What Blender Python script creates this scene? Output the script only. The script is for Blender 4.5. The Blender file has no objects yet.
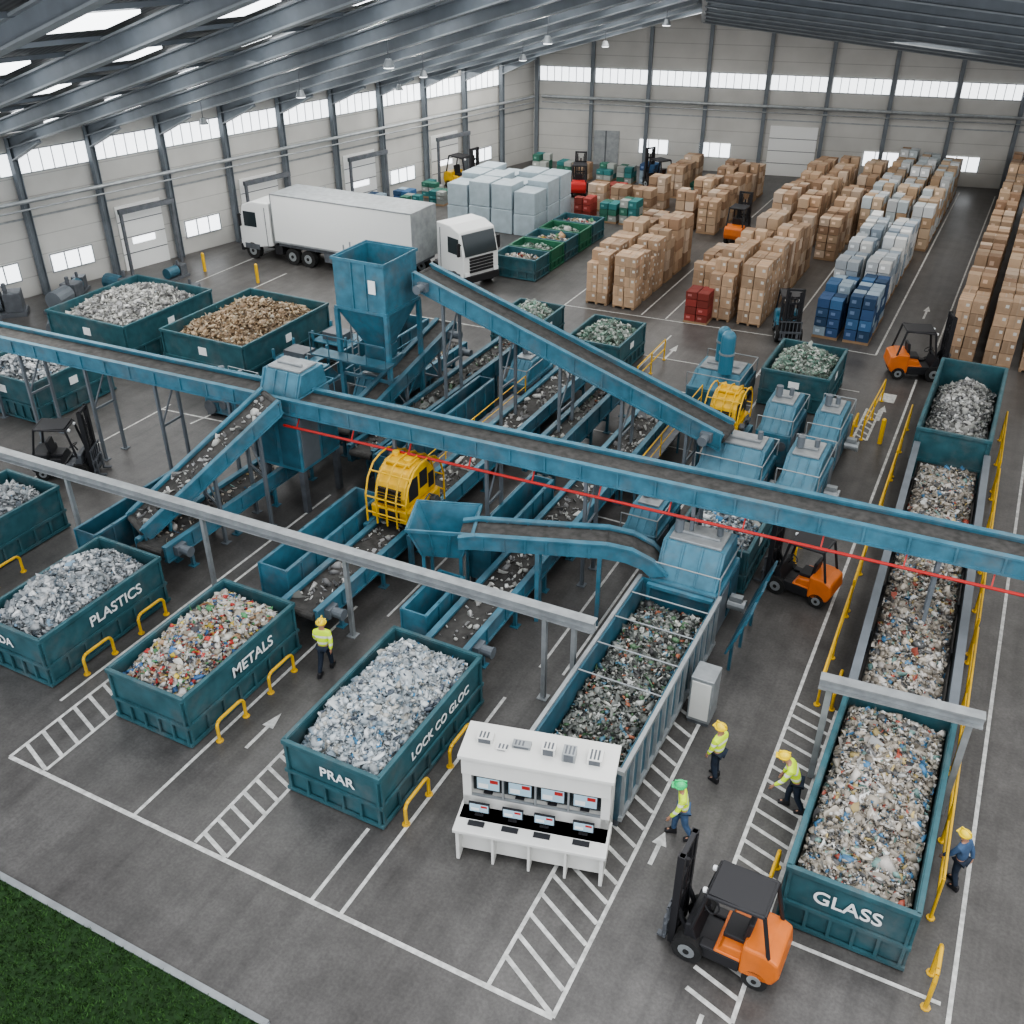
import bpy, bmesh, math, random
import numpy as np
from mathutils import Vector, Matrix
random.seed(7); rng=np.random.default_rng(7)
C=bpy.context.scene.collection
rad=math.radians
# ---------------------------------------------------------------- materials
def mat(name,col,rough=.5,metal=0,noise=0,scale=4,emit=0,bump=0,alpha=None,attr=None,rand=0,dirt=0):
    m=bpy.data.materials.new(name); m.use_nodes=True; nt=m.node_tree; N=nt.nodes; L=nt.links
    b=N['Principled BSDF']; b.inputs['Roughness'].default_value=rough; b.inputs['Metallic'].default_value=metal
    b.inputs['Base Color'].default_value=(*col,1)
    out=None
    if attr:
        a=N.new('ShaderNodeAttribute'); a.attribute_name='Col'; out=a.outputs['Color']
    if noise or dirt:
        tc=N.new('ShaderNodeTexCoord'); n=N.new('ShaderNodeTexNoise'); n.inputs['Scale'].default_value=scale; n.inputs['Detail'].default_value=6
        L.new(tc.outputs['Object'],n.inputs['Vector'])
        r=N.new('ShaderNodeValToRGB'); r.color_ramp.elements[0].position=.3; r.color_ramp.elements[1].position=.7
        k=noise
        r.color_ramp.elements[0].color=(*[c*(1-k) for c in col],1); r.color_ramp.elements[1].color=(*[min(1,c*(1+k)) for c in col],1)
        L.new(n.outputs['Fac'],r.inputs['Fac']); out=r.outputs['Color']
        if dirt:
            n2=N.new('ShaderNodeTexNoise'); n2.inputs['Scale'].default_value=scale*.35; n2.inputs['Detail'].default_value=8; n2.inputs['Roughness'].default_value=.7
            L.new(tc.outputs['Object'],n2.inputs['Vector'])
            r2=N.new('ShaderNodeValToRGB'); r2.color_ramp.elements[0].position=.5; r2.color_ramp.elements[1].position=.75
            L.new(n2.outputs['Fac'],r2.inputs['Fac'])
            mx=N.new('ShaderNodeMixRGB'); mx.inputs[2].default_value=(.16,.155,.15,1)
            ml=N.new('ShaderNodeMath'); ml.operation='MULTIPLY'; ml.inputs[1].default_value=dirt
            L.new(r2.outputs['Color'],ml.inputs[0]); L.new(ml.outputs[0],mx.inputs[0]); L.new(out,mx.inputs[1]); out=mx.outputs[0]
    if rand:
        oi=N.new('ShaderNodeObjectInfo'); h=N.new('ShaderNodeHueSaturation'); mr=N.new('ShaderNodeMapRange')
        mr.inputs[3].default_value=1-rand; mr.inputs[4].default_value=1+rand
        L.new(oi.outputs['Random'],mr.inputs[0]); L.new(mr.outputs[0],h.inputs['Value'])
        if out: L.new(out,h.inputs['Color'])
        else: h.inputs['Color'].default_value=(*col,1)
        out=h.outputs[0]
    if out: L.new(out,b.inputs['Base Color'])
    if emit:
        b.inputs['Emission Color'].default_value=(*col,1); b.inputs['Emission Strength'].default_value=emit
    return m
M={}
M['teal']=mat('teal_paint',(.036,.108,.128),.48,.0,.22,2.5,dirt=.6)
M['blue']=mat('blue_paint',(.062,.178,.245),.45,.05,.22,2.5,dirt=.6)
M['blue2']=mat('deep_blue_paint',(.038,.115,.160),.48,.05,.24,2,dirt=.6)
M['belt']=mat('rubber_belt',(.055,.053,.05),.75,0,.4,5)
M['steel']=mat('galvanised_steel',(.33,.35,.36),.45,.4,.15,3,dirt=.25)
M['dsteel']=mat('dark_steel',(.13,.14,.155),.5,.3,.2,3)
M['roofsteel']=mat('roof_steel',(.25,.27,.285),.5,.1,.12,1.5)
M['colsteel']=mat('column_steel',(.15,.17,.19),.5,.1,.12,1.5)
M['yellow']=mat('yellow_paint',(.70,.43,.03),.4,0,.14,3,dirt=.35)
M['orange']=mat('orange_paint',(.64,.17,.03),.38,0,.08,3,dirt=.2)
M['black']=mat('black_plastic',(.022,.022,.025),.5)
M['tyre']=mat('tyre_rubber',(.02,.02,.02),.85,0,.3,10)
M['white']=mat('white_paint',(.74,.75,.74),.35)
M['letter']=mat('white_lettering',(.85,.87,.87),.5)
M['cream']=mat('console_laminate',(.70,.70,.67),.4,0,.04,2)
M['glass']=mat('dark_glass',(.03,.04,.045),.08)
M['screen']=mat('screen_glow',(.30,.42,.50),.2,emit=.5)
M['red']=mat('red_paint',(.45,.03,.025),.45)
M['green']=mat('green_paint',(.03,.14,.08),.5,0,.2,3)
M['carton']=mat('carton_board',(.41,.285,.19),.8,0,.10,2,rand=.28)
M['attr']=mat('mixed_boxes',(.5,.5,.5),.75,attr=True)
M['waste']=mat('mixed_waste',(.5,.5,.5),.38,attr=True)
M['wood']=mat('pallet_wood',(.32,.22,.14),.85,0,.2,6)
M['window']=mat('daylight_glazing',(.92,.96,1),.2,emit=2.2)
M['skylight']=mat('skylight_glazing',(.95,.98,1),.3,emit=4.0)
M['skin']=mat('skin',(.45,.25,.17),.55)
M['denim']=mat('denim',(.06,.11,.2),.85,0,.2,8)
M['navy']=mat('navy_cloth',(.02,.03,.05),.85,0,.2,8)
M['hard_y']=mat('yellow_shell',(.85,.62,.03),.3)
M['hard_g']=mat('green_shell',(.05,.55,.2),.3)
M['pale']=mat('pale_blue_wrap',(.36,.43,.47),.4,0,.12,2)
M['tank']=mat('tank_blue',(.06,.19,.27),.35)
def hivis():
    m=mat('hi_vis_fabric',(.62,.85,.04),.7,emit=.1); nt=m.node_tree; N=nt.nodes; L=nt.links; b=N['Principled BSDF']
    tc=N.new('ShaderNodeTexCoord'); s=N.new('ShaderNodeSeparateXYZ'); L.new(tc.outputs['Object'],s.inputs[0])
    r=N.new('ShaderNodeValToRGB'); r.color_ramp.interpolation='CONSTANT'; e=r.color_ramp.elements
    y=(.62,.85,.04,1); g=(.7,.7,.68,1)
    e[0].position=0; e[0].color=y; e[1].position=.53; e[1].color=g
    for p,c in ((.57,y),(.64,g),(.675,y)): q=e.new(p); q.color=c
    d=N.new('ShaderNodeMath'); d.operation='DIVIDE'; d.inputs[1].default_value=2; L.new(s.outputs['Z'],d.inputs[0]); L.new(d.outputs[0],r.inputs[0]); L.new(r.outputs[0],b.inputs['Base Color'])
    return m
M['hivis']=hivis()
def wallmat():
    m=mat('wall_cladding',(.52,.52,.50),.6); nt=m.node_tree; N=nt.nodes; L=nt.links; b=N['Principled BSDF']
    tc=N.new('ShaderNodeTexCoord'); s=N.new('ShaderNodeSeparateXYZ'); L.new(tc.outputs['Object'],s.inputs[0])
    f=N.new('ShaderNodeMath'); f.operation='FRACT'; L.new(s.outputs['Z'],f.inputs[0])
    r=N.new('ShaderNodeValToRGB'); e=r.color_ramp.elements; e[0].position=0; e[0].color=(.33,.33,.32,1); e[1].position=.06; e[1].color=(.59,.585,.56,1)
    L.new(f.outputs[0],r.inputs[0])
    n=N.new('ShaderNodeTexNoise'); n.inputs['Scale'].default_value=.5; n.inputs['Detail'].default_value=5; L.new(tc.outputs['Object'],n.inputs['Vector'])
    mx=N.new('ShaderNodeMixRGB'); mx.blend_type='MULTIPLY'; mx.inputs[0].default_value=.35
    L.new(r.outputs[0],mx.inputs[1]); L.new(n.outputs['Fac'],mx.inputs[2]); L.new(mx.outputs[0],b.inputs['Base Color'])
    return m
M['wall']=wallmat()
def floormat():
    m=mat('asphalt',(.06,.06,.062),.55); nt=m.node_tree; N=nt.nodes; L=nt.links; b=N['Principled BSDF']
    tc=N.new('ShaderNodeTexCoord')
    def nz(s,d,r=.6,st=None):
        n=N.new('ShaderNodeTexNoise'); n.inputs['Scale'].default_value=s; n.inputs['Detail'].default_value=d; n.inputs['Roughness'].default_value=r
        if st:
            mp=N.new('ShaderNodeMapping'); mp.inputs['Scale'].default_value=st; L.new(tc.outputs['Object'],mp.inputs[0]); L.new(mp.outputs[0],n.inputs['Vector'])
        else: L.new(tc.outputs['Object'],n.inputs['Vector'])
        return n
    def ramp(n,p0,c0,p1,c1):
        r=N.new('ShaderNodeValToRGB'); e=r.color_ramp.elements; e[0].position=p0; e[0].color=(*c0,1); e[1].position=p1; e[1].color=(*c1,1); L.new(n.outputs['Fac'],r.inputs[0]); return r
    def mul(a,b_):
        mx=N.new('ShaderNodeMixRGB'); mx.blend_type='MULTIPLY'; mx.inputs[0].default_value=1; L.new(a.outputs[0],mx.inputs[1]); L.new(b_.outputs[0],mx.inputs[2]); return mx
    a=nz(.25,8,.65)
    r=ramp(a,.3,(.078,.074,.071),.7,(.132,.127,.122)); r2=ramp(nz(1.2,6,.7),.35,(.78,)*3,.65,(1.12,)*3); r3=ramp(nz(14,4),.35,(.84,)*3,.65,(1.1,)*3)
    r4=ramp(nz(1.0,5,.6,(3.0,.12,1)),.45,(1,)*3,.75,(.74,)*3)
    o=mul(mul(mul(r,r2),r3),r4); L.new(o.outputs[0],b.inputs['Base Color'])
    rr=N.new('ShaderNodeMapRange'); rr.inputs[3].default_value=.25; rr.inputs[4].default_value=.55; L.new(a.outputs['Fac'],rr.inputs[0]); L.new(rr.outputs[0],b.inputs['Roughness'])
    return m
M['floor']=floormat()
M['mark']=mat('road_paint',(.52,.52,.50),.6,0,.3,6)
M['grass']=mat('grass_blades',(.035,.09,.02),.8,0,.4,3)
M['soil']=mat('turf_base',(.015,.045,.01),.9,0,.3,6)

# ---------------------------------------------------------------- mesh builder
class MB:
    def __init__(s): s.v=[]; s.f=[]; s.m=[]
    def add(s,vs,fs,mi=0):
        o=len(s.v); s.v+= [tuple(p) for p in vs]; s.f+=[tuple(o+i for i in f) for f in fs]; s.m+=[mi]*len(fs); return s
    def box(s,x0,x1,y0,y1,z0,z1,mi=0):
        return s.add([(x0,y0,z0),(x1,y0,z0),(x1,y1,z0),(x0,y1,z0),(x0,y0,z1),(x1,y0,z1),(x1,y1,z1),(x0,y1,z1)],
          [(0,3,2,1),(4,5,6,7),(0,1,5,4),(1,2,6,5),(2,3,7,6),(3,0,4,7)],mi)
    def fbox(s,fr,a0,a1,b0,b1,z0,z1,mi=0):
        ox,oy,dx,dy=fr; px,py=dy,-dx
        q=[(ox+a*dx+b*px,oy+a*dy+b*py) for a,b in ((a0,b1),(a1,b1),(a1,b0),(a0,b0))]
        return s.add([(*p,z0) for p in q]+[(*p,z1) for p in q],[(0,3,2,1),(4,5,6,7),(0,1,5,4),(1,2,6,5),(2,3,7,6),(3,0,4,7)],mi)
    def beam(s,p,q,w,h,mi=0):
        p=Vector(p);q=Vector(q); d=(q-p).normalized(); up=Vector((0,0,1))
        if abs(d.z)>.98: up=Vector((0,1,0))
        r=d.cross(up).normalized(); u=r.cross(d).normalized(); r*=w/2; u*=h/2
        vs=[p-r-u,p+r-u,p+r+u,p-r+u,q-r-u,q+r-u,q+r+u,q-r+u]
        return s.add(vs,[(0,1,2,3),(4,7,6,5),(0,4,5,1),(1,5,6,2),(2,6,7,3),(3,7,4,0)],mi)
    def cyl(s,p,q,r,n=12,mi=0,r2=None):
        if r2 is None: r2=r
        p=Vector(p);q=Vector(q); d=(q-p).normalized(); a=d.orthogonal().normalized(); b=d.cross(a)
        vs=[p+(a*math.cos(t)+b*math.sin(t))*r for t in [2*math.pi*i/n for i in range(n)]]+[q+(a*math.cos(t)+b*math.sin(t))*r2 for t in [2*math.pi*i/n for i in range(n)]]
        fs=[(i,(i+1)%n,n+(i+1)%n,n+i) for i in range(n)]+[tuple(range(n-1,-1,-1)),tuple(range(n,2*n))]
        return s.add(vs,fs,mi)
    def tube(s,pts,r,n=8,mi=0):
        for a,b in zip(pts[:-1],pts[1:]): s.cyl(a,b,r,n,mi)
        return s
    def loft(s,loops,mi=0,cap=True):
        n=len(loops[0]); vs=[p for l in loops for p in l]; fs=[]
        for k in range(len(loops)-1):
            for i in range(n): fs.append((k*n+i,k*n+(i+1)%n,(k+1)*n+(i+1)%n,(k+1)*n+i))
        if cap: fs+= [tuple(range(n-1,-1,-1)),tuple(range((len(loops)-1)*n,len(loops)*n))]
        return s.add(vs,fs,mi)
    def prism(s,prof,x0,x1,mi=0):
        return s.loft([[(x0,y,z) for y,z in prof],[(x1,y,z) for y,z in prof]],mi)
    def prismy(s,prof,y0,y1,mi=0):
        return s.loft([[(x,y0,z) for x,z in prof],[(x,y1,z) for x,z in prof]],mi)
    def dome(s,c,r,sz=1,seg=16,rings=6,mi=0):
        loops=[]
        for k in range(rings):
            t=(math.pi/2)*k/rings
            loops.append([(c[0]+r*math.cos(t)*math.cos(a),c[1]+r*sz*math.cos(t)*math.sin(a),c[2]+r*math.sin(t)) for a in [2*math.pi*i/seg for i in range(seg)]])
        loops.append([(c[0]+.01*r*math.cos(a),c[1]+.01*r*math.sin(a),c[2]+r) for a in [2*math.pi*i/seg for i in range(seg)]])
        return s.loft(loops,mi)
def link(o): C.objects.link(o); return o
def mesh_obj(name,mb,mats,off=(0,0,0),bevel=0,smooth=False):
    me=bpy.data.meshes.new(name); ox,oy,oz=off
    me.from_pydata([(x-ox,y-oy,z-oz) for x,y,z in mb.v],[],mb.f)
    for m in (mats if isinstance(mats,(list,tuple)) else [mats]): me.materials.append(M[m] if isinstance(m,str) else m)
    me.polygons.foreach_set('material_index',mb.m)
    bm=bmesh.new(); bm.from_mesh(me); bmesh.ops.recalc_face_normals(bm,faces=bm.faces); bm.to_mesh(me); bm.free()
    if smooth:
        for p in me.polygons: p.use_smooth=True
    o=link(bpy.data.objects.new(name,me))
    if bevel:
        b=o.modifiers.new('b','BEVEL'); b.width=bevel; b.segments=2; b.limit_method='ANGLE'
    return o
def root(name,label,cat,loc,rz=0,group=None,scale=1):
    e=link(bpy.data.objects.new(name,None)); e.location=loc; e.rotation_euler=(0,0,rz); e.scale=(scale,)*3; e.empty_display_size=.3
    e['label']=label; e['category']=cat
    if group: e['group']=group
    return e
def part(r,name,mb,mats,world=False,bevel=0,smooth=False,label=None):
    o=mesh_obj(name,mb,mats,tuple(r.location) if world else (0,0,0),bevel,smooth); o.parent=r
    if label: o['label']=label
    return o
def single(name,label,cat,mb,mats,loc=(0,0,0),rz=0,group=None,bevel=0,smooth=False):
    o=mesh_obj(name,mb,mats,loc,bevel,smooth); o.location=loc
    o['label']=label; o['category']=cat
    if group: o['group']=group
    return o
def struct(name,mb,mats,bevel=0):
    o=mesh_obj(name,mb,mats,bevel=bevel); o['kind']='structure'; return o
def text(r,s,size,loc,rot,m='letter',name='lettering',world=False,sx=1,bold=.012):
    cu=bpy.data.curves.new('t','FONT'); cu.body=s; cu.size=size; cu.extrude=.006; cu.offset=bold*size; cu.align_x='CENTER'; cu.align_y='CENTER'
    t=bpy.data.objects.new('t',cu); C.objects.link(t); bpy.context.view_layer.update()
    me=bpy.data.meshes.new_from_object(t.evaluated_get(bpy.context.evaluated_depsgraph_get())); bpy.data.objects.remove(t)
    me.materials.clear(); me.materials.append(M[m]); o=link(bpy.data.objects.new(name,me)); o.parent=r
    l=Vector(loc)
    if world: l=l-r.location
    o.location=l; o.rotation_euler=rot; o.scale=(sx,1,1); return o

# ---------------------------------------------------------------- room
LW=(-50.3,15.4,.2195,.9756); LLEN=61.5
FW=(-36.8,75.4,.98,.199)
W=MB(); W.fbox(LW,0,LLEN,-.3,0,0,8.15); struct('wall_left',W,'wall')
def fpt(a,z,b=0): return (FW[0]+a*FW[2]+b*FW[3],FW[1]+a*FW[3]-b*FW[2],z)
W=MB(); prof=[(0,0),(54,0),(54,7.0),(12.8,11.1),(0,8)]
W.loft([[fpt(a,z,-.3) for a,z in prof],[fpt(a,z,0) for a,z in prof]]); struct('wall_back',W,'wall')
W=MB(); W.box(16.1,16.4,-2,86,0,7.5); struct('wall_right',W,'wall')
def zl(x,y): return 8+.264*((x+47)*.976-(y-30)*.219)
def zr(x,y): return 11.1-(125.4*(x+24.2)+283.2*(y-77.9))/1779
E0=(-50.3,15.4);E1=(-36.8,75.4);Pk=(-24.2,77.95);R1=(-9.3,29.8);Q0=(-14.4,7.4)
W=MB()
lo=[(p[0],p[1],zl(*p)+.25) for p in (E0,E1,Pk,R1,Q0)]
W.loft([lo,[(x,y,z+.15) for x,y,z in lo]])
ro=[(p[0],p[1],zr(*p)+.25) for p in (Pk,(16.1,86.2),(16.1,18.5),R1)]
W.loft([ro,[(x,y,z+.15) for x,y,z in ro]])
def roofmat():
    m=mat('corrugated_roof',(.33,.35,.37),.6); nt=m.node_tree;N=nt.nodes;L=nt.links
    tc=N.new('ShaderNodeTexCoord'); w=N.new('ShaderNodeTexWave'); w.inputs['Scale'].default_value=1.6; w.inputs['Distortion'].default_value=0
    mp=N.new('ShaderNodeMapping'); mp.inputs['Rotation'].default_value=(0,0,rad(-77)); L.new(tc.outputs['Object'],mp.inputs[0]); L.new(mp.outputs[0],w.inputs['Vector'])
    r=N.new('ShaderNodeValToRGB'); r.color_ramp.elements[0].color=(.06,.065,.07,1); r.color_ramp.elements[1].color=(.12,.125,.13,1); L.new(w.outputs['Fac'],r.inputs[0]); L.new(r.outputs[0],N['Principled BSDF'].inputs['Base Color'])
    return m
M['roof']=roofmat(); struct('ceiling',W,'roof')
nt_=[0]
def trim(mb,m,bevel=0):
    nt_[0]+=1; return struct('trim_%d'%nt_[0],mb,m,bevel)
def lp(t,d=0):
    return (-47+.219*t+.976*d,30+.976*t-.219*d)
def ibeam(p,q,h,w=.28,tf=.05,mi=0):
    b=MB(); p=Vector(p);q=Vector(q); u=Vector((0,0,1))
    b.beam(p,q,.06,h,mi); b.beam(p+u*(h/2),q+u*(h/2),w,tf); b.beam(p-u*(h/2),q-u*(h/2),w,tf); return b
def side(x,y): return (R1[0]-Pk[0])*(y-Pk[1])-(R1[1]-Pk[1])*(x-Pk[0])
s0=side(*E0)
ts=[46.5-4.2*k for k in range(1,14)]
for t in ts:
    x,y=lp(t,.28); b=MB()
    b.box(x-.14,x+.14,y-.17,y-.13,0,8); b.box(x-.14,x+.14,y+.13,y+.17,0,8); b.box(x-.03,x+.03,y-.13,y+.13,0,8); trim(b,'colsteel')
    dmax=34
    while dmax>1:
        xe,ye=lp(t,dmax)
        if side(xe,ye)*s0>0: break
        dmax-=.5
    xe,ye=lp(t,dmax)
    a=(x,y,zl(x,y)-.3); e=(xe,ye,zl(xe,ye)-.15)
    b=ibeam(a,e,.5,.36,.06,1)
    xh,yh=lp(t,3.5); b.beam((x,y,zl(x,y)-.9),(xh,yh,zl(xh,yh)-.45),.06,.5,1); b.beam((x,y,zl(x,y)-1.15),(xh,yh,zl(xh,yh)-.7),.28,.05)
    trim(b,['roofsteel','colsteel'])
for d in (2,6,8,12,14,18,20,24,26,30,32):
    t0=-15
    t1=46
    while t1>-10:
        xe,ye=lp(t1,d)
        fw=(xe-E1[0])*(-.199)+(ye-E1[1])*.98
        if side(xe,ye)*s0>0 and fw<0: break
        t1-=.5
    if t1<=-10: continue
    xs,ys=lp(t0,d); b=MB(); b.beam((xs,ys,zl(xs,ys)+.1),(xe,ye,zl(xe,ye)+.1),.08,.12); trim(b,'colsteel')
b=ibeam((Pk[0],Pk[1]-.4,10.75),(R1[0],R1[1],zl(*R1)-.3),.5); trim(b,'roofsteel')
for k in range(0,12):
    dd=.3+4.6*k
    x0=Pk[0]+(R1[0]-Pk[0])*min(1,dd/46); y0=Pk[1]+(R1[1]-Pk[1])*min(1,dd/46)
    x1=15.9; y1=y0+(x1-x0)*.203
    if k==0: y0-=.3;y1-=.3
    b=ibeam((x0,y0,zr(x0,y0)-.3),(x1,y1,zr(x1,y1)-.3),.75,.35,.06,1); trim(b,['roofsteel','colsteel'])
for k in range(1,9):
    x0=Pk[0]+k*4.4; y0=76.5+k*.9; y1=max(20,44); b=MB(); 
    b.beam((x0,y0,zr(x0,y0)+.1),(x0+(3 if k<4 else 0),y1,zr(x0+(3 if k<4 else 0),y1)+.1),.09,.2); trim(b,'colsteel')
wn=[0]
def win(mb,m):
    wn[0]+=1; return struct('window_%d'%wn[0],mb,m)
for i in range(len(ts)-1):
    tm=(ts[i]+ts[i+1])/2
    for d in (4,10,16,22,28):
        pts=[]
        ok=True
        for (tt,dd2) in ((tm-1.5,d-.85),(tm+1.5,d-.85),(tm+1.5,d+.85),(tm-1.5,d+.85)):
            x,y=lp(tt,dd2); fw=(x-E1[0])*(-.199)+(y-E1[1])*.98
            if side(x,y)*s0<=0 or fw>0: ok=False
            pts.append((x,y,zl(x,y)+.12))
        if not ok: continue
        b=MB(); b.loft([pts,[(x,y,z+.08) for x,y,z in pts]]); win(b,'skylight')
for i in range(len(ts)-1):
    a=15.0+ts[i+1]+.2; a1=15.0+ts[i]-.16
    if a<0: continue
    b=MB(); b.fbox(LW,a,a1,0,.05,6.2,7.25,1)
    for q in np.linspace(a,a1,7): b.fbox(LW,q-.02,q+.02,.05,.09,6.15,7.3,0)
    b.fbox(LW,a,a1,.05,.09,7.25,7.31,0); b.fbox(LW,a,a1,.05,.09,6.14,6.2,0); win(b,['steel','window'])
    if i%2==0 or i>8:
        b=MB(); b.fbox(LW,a+.5,a1-.9,0,.05,1.0,1.9,1)
        for q in np.linspace(a+.5,a1-.9,4): b.fbox(LW,q-.03,q+.03,.05,.09,.95,1.95,0)
        b.fbox(LW,a+.5,a1-.9,.05,.09,1.9,1.96,0); b.fbox(LW,a+.5,a1-.9,.05,.09,.94,1.0,0); win(b,['steel','window'])
    else:
        b=MB(); b.fbox(LW,a+.5,a1-.5,0,.08,0,3.6,0)
        for z in (.9,1.8,2.7): b.fbox(LW,a+.5,a1-.5,.08,.1,z,z+.04,1)
        b.fbox(LW,a+1.2,a1-1.2,.08,.1,1.4,1.75,2)
        struct('door_%d'%(i+1),b,['white','dsteel','window'])
        lx,ly=LW[0]+a*LW[2]+1.0*LW[3],LW[1]+a*LW[3]-1.0*LW[2]
        r=root('dock_gantry','dark steel goods door gantry on two posts','gantry',(lx,ly,0),group='door gantries')
        for q in (a+.3,a1-.3):
            p=MB(); p.fbox(LW,q-.07,q+.07,.9,1.05,0,3.4); part(r,'post',p,'dsteel',True)
        p=MB(); p.fbox(LW,a+.2,a1-.2,.85,1.1,3.4,3.65); part(r,'crossbeam',p,'dsteel',True)
b=MB(); 
for z,r_ in ((5.0,.11),(4.6,.05)):
    b.cyl((*lp(-14,.75),z),(*lp(45.6,.75),z),r_,8); 
trim(b,'steel')
b=MB(); b.cyl(fpt(.8,5.0,.6),fpt(53,5.0,.6),.12,8); b.cyl(fpt(.8,4.6,.6),fpt(53,4.6,.6),.05,8); trim(b,'steel')
b=MB(); b.fbox(LW,0,LLEN,0,.04,3.95,4.05); trim(b,'steel')
b=MB(); b.fbox(FW,0,54,0,.04,3.95,4.05); trim(b,'steel')
fa=[0.3]+[4.4*k+.3 for k in range(1,12)]
for k,a in enumerate(fa):
    b=MB(); zt=(8+a/12.8*3.1 if a<12.8 else 11.1-(a-12.8)*.0995)-.1; b.fbox(FW,a-.14,a+.14,.05,.35,0,zt); trim(b,'colsteel')
    b=MB(); b.fbox(FW,a+.2,a+4.25,0,.05,6.1,7.1,1)
    for q in np.linspace(a+.2,a+4.25,8): b.fbox(FW,q-.025,q+.025,.05,.09,6.05,7.15,0)
    b.fbox(FW,a+.2,a+4.25,.05,.09,7.1,7.16,0); b.fbox(FW,a+.2,a+4.25,.05,.09,6.04,6.1,0)
    if a<45: win(b,['steel','window'])
for a0,a1 in ((8.6,10.9),(13.3,15.7),(25.5,28),(31.2,33.6),(37,39)):
    b=MB(); b.fbox(FW,a0,a1,0,.05,1.1,2.1,1)
    for q in np.linspace(a0,a1,4): b.fbox(FW,q-.03,q+.03,.05,.09,1.05,2.15,0)
    win(b,['steel','window'])
b=MB(); b.fbox(FW,5.0,7.0,0,.1,0,2.6); b.fbox(FW,5.9,6.0,.1,.13,0,2.6,1); struct('door_20',b,['steel','dsteel'])
b=MB(); b.fbox(FW,18.5,22,0,.1,0,3.6); 
for z in (.9,1.8,2.7): b.fbox(FW,18.5,22,.1,.12,z,z+.04,1)
struct('door_21',b,['white','dsteel'])
def ptlight(x,y,z,e):
    l=bpy.data.lights.new('lamp_light','POINT'); l.energy=e; l.shadow_soft_size=.1; l.color=(1,.97,.93)
    o=link(bpy.data.objects.new('lamp_light',l)); o.location=(x,y,z)
for (t,d) in ((20,14),(28,14),(36,14),(20,22),(30,22),(12,14),(10,22),(12,6),(26,6)):
    x,y=lp(t,d); z=zl(x,y)
    r=root('pendant_lamp','round high bay lamp hanging from the roof steel','lamp',(x,y,z-1.3),group='high bay lamps')
    p=MB(); p.cyl((0,0,.3),(0,0,1.3),.02,6); part(r,'hanger',p,'dsteel')
    p=MB(); p.cyl((0,0,0),(0,0,.3),.24,14,0,.12); part(r,'shade',p,'steel')
    p=MB(); p.cyl((0,0,-.03),(0,0,0),.2,14); part(r,'bulb',p,'skylight')
    ptlight(x,y,z-1.45,130)

# ---------------------------------------------------------------- floor with markings
F=MB(); F.add([(-52,7.55,0),(16.2,7.55,0),(16.2,88,0),(-52,88,0)],[(0,1,2,3)],0)
F.add([(-52,7.55,-.12),(16.2,7.55,-.12),(16.2,88,-.12),(-52,88,-.12)],[(3,2,1,0)],0)
F.add([(-9,-2,0),(16.2,-2,0),(16.2,7.55,0),(-9,7.55,0)],[(0,1,2,3)],0)
zc=[.005]
def line(x0,y0,x1,y1,w=.09):
    d=Vector((x1-x0,y1-y0)); n=Vector((-d.y,d.x)).normalized()*w/2; zc[0]+=.00008; z=zc[0]
    F.add([(x0-n.x,y0-n.y,z),(x1-n.x,y1-n.y,z),(x1+n.x,y1+n.y,z),(x0+n.x,y0+n.y,z)],[(0,1,2,3)],1)
def hatch(x0,x1,y0,y1,sp=.62,dy=-.9,l=True,r=True):
    if l: line(x0,y0,x0,y1)
    if r: line(x1,y0,x1,y1)
    y=y0
    while y<y1-.05:
        ya,yb=y-dy,y
        if ya>y1:
            xa=x1-(x1-x0)*(y1-yb)/(ya-yb); line(xa,y1,x1,yb,.1)
        else: line(x0,ya,x1,yb,.1)
        y+=sp
def arrow(x,y,l=1.3,s=1):
    z=.006; w=.05
    F.add([(x-w,y,z),(x+w,y,z),(x+w,y+l*.6*s,z),(x-w,y+l*.6*s,z)],[(0,1,2,3)],1); F.add([(x-.17,y+l*.6*s,z),(x+.17,y+l*.6*s,z),(x,y+l*s,z)],[(0,1,2)],1)
line(-19.1,10,-4.3,10.05,.11); line(-19.1,10,-19.1,21)
for x,y1 in ((-15.0,19),(-9.95,12.2),(-9.2,17.5)): line(x,10,x,y1)
hatch(-19.1,-17.95,10.1,14.0,l=False,sp=.5,dy=-.4); hatch(-13.2,-12.3,10.1,13.8,sp=.45,dy=-.3); hatch(-5.7,-4.35,10.1,20,r=False,sp=.55,dy=-.7)
line(-24.6,10.2,-24.6,17); line(-19.6,12,-19.6,24); line(-23.1,10,-23.1,17)
line(-2.25,14,-2.5,44); hatch(-2.25,-1.25,11.5,21,l=False,sp=.5,dy=-.3); line(2.4,9,2.1,60); line(-1.8,8,-1.8,11.4); line(-1.2,13.7,2.2,13.7); line(-4.3,10.05,-4.3,20)
for x in (-13.9,-8.9,-8.2): line(x,19,x,44,.08)
for y in (27,33,38): line(-13.6,y,-8.2,y,.08)
line(-29,40.5,-4.5,41.5,.08); line(-30,26.5,-24,27,.08); line(-30,19,-30,27,.08); line(-28,26,-26,38,.08)
line(-40,38,-40,50,.08);line(-36.5,38,-36.5,43,.08)
line(-20.3,45.5,-9.5,46.2,.08); line(-20.3,45.5,-20.3,74,.08); line(-16.2,46,-16.2,74,.08); line(-14.9,46,-14.9,74,.08)
line(-4.6,46,-4.6,80,.09); line(-8.2,46,-4.6,46,.08); line(-2.2,46,-2.2,80,.08); line(-9.0,46,-9.0,60,.08)
hatch(-3.9,-3.4,37,40,.5,-.4)
arrow(-14.1,12.9,1.4); arrow(-18.45,14.3,1.2); arrow(-3.9,14.2,1.0); arrow(-3.3,39,1.6); arrow(-10.6,36,2,-1); arrow(-10.6,41,2); arrow(-3.3,52,2); arrow(-13.2,41,2)
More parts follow.
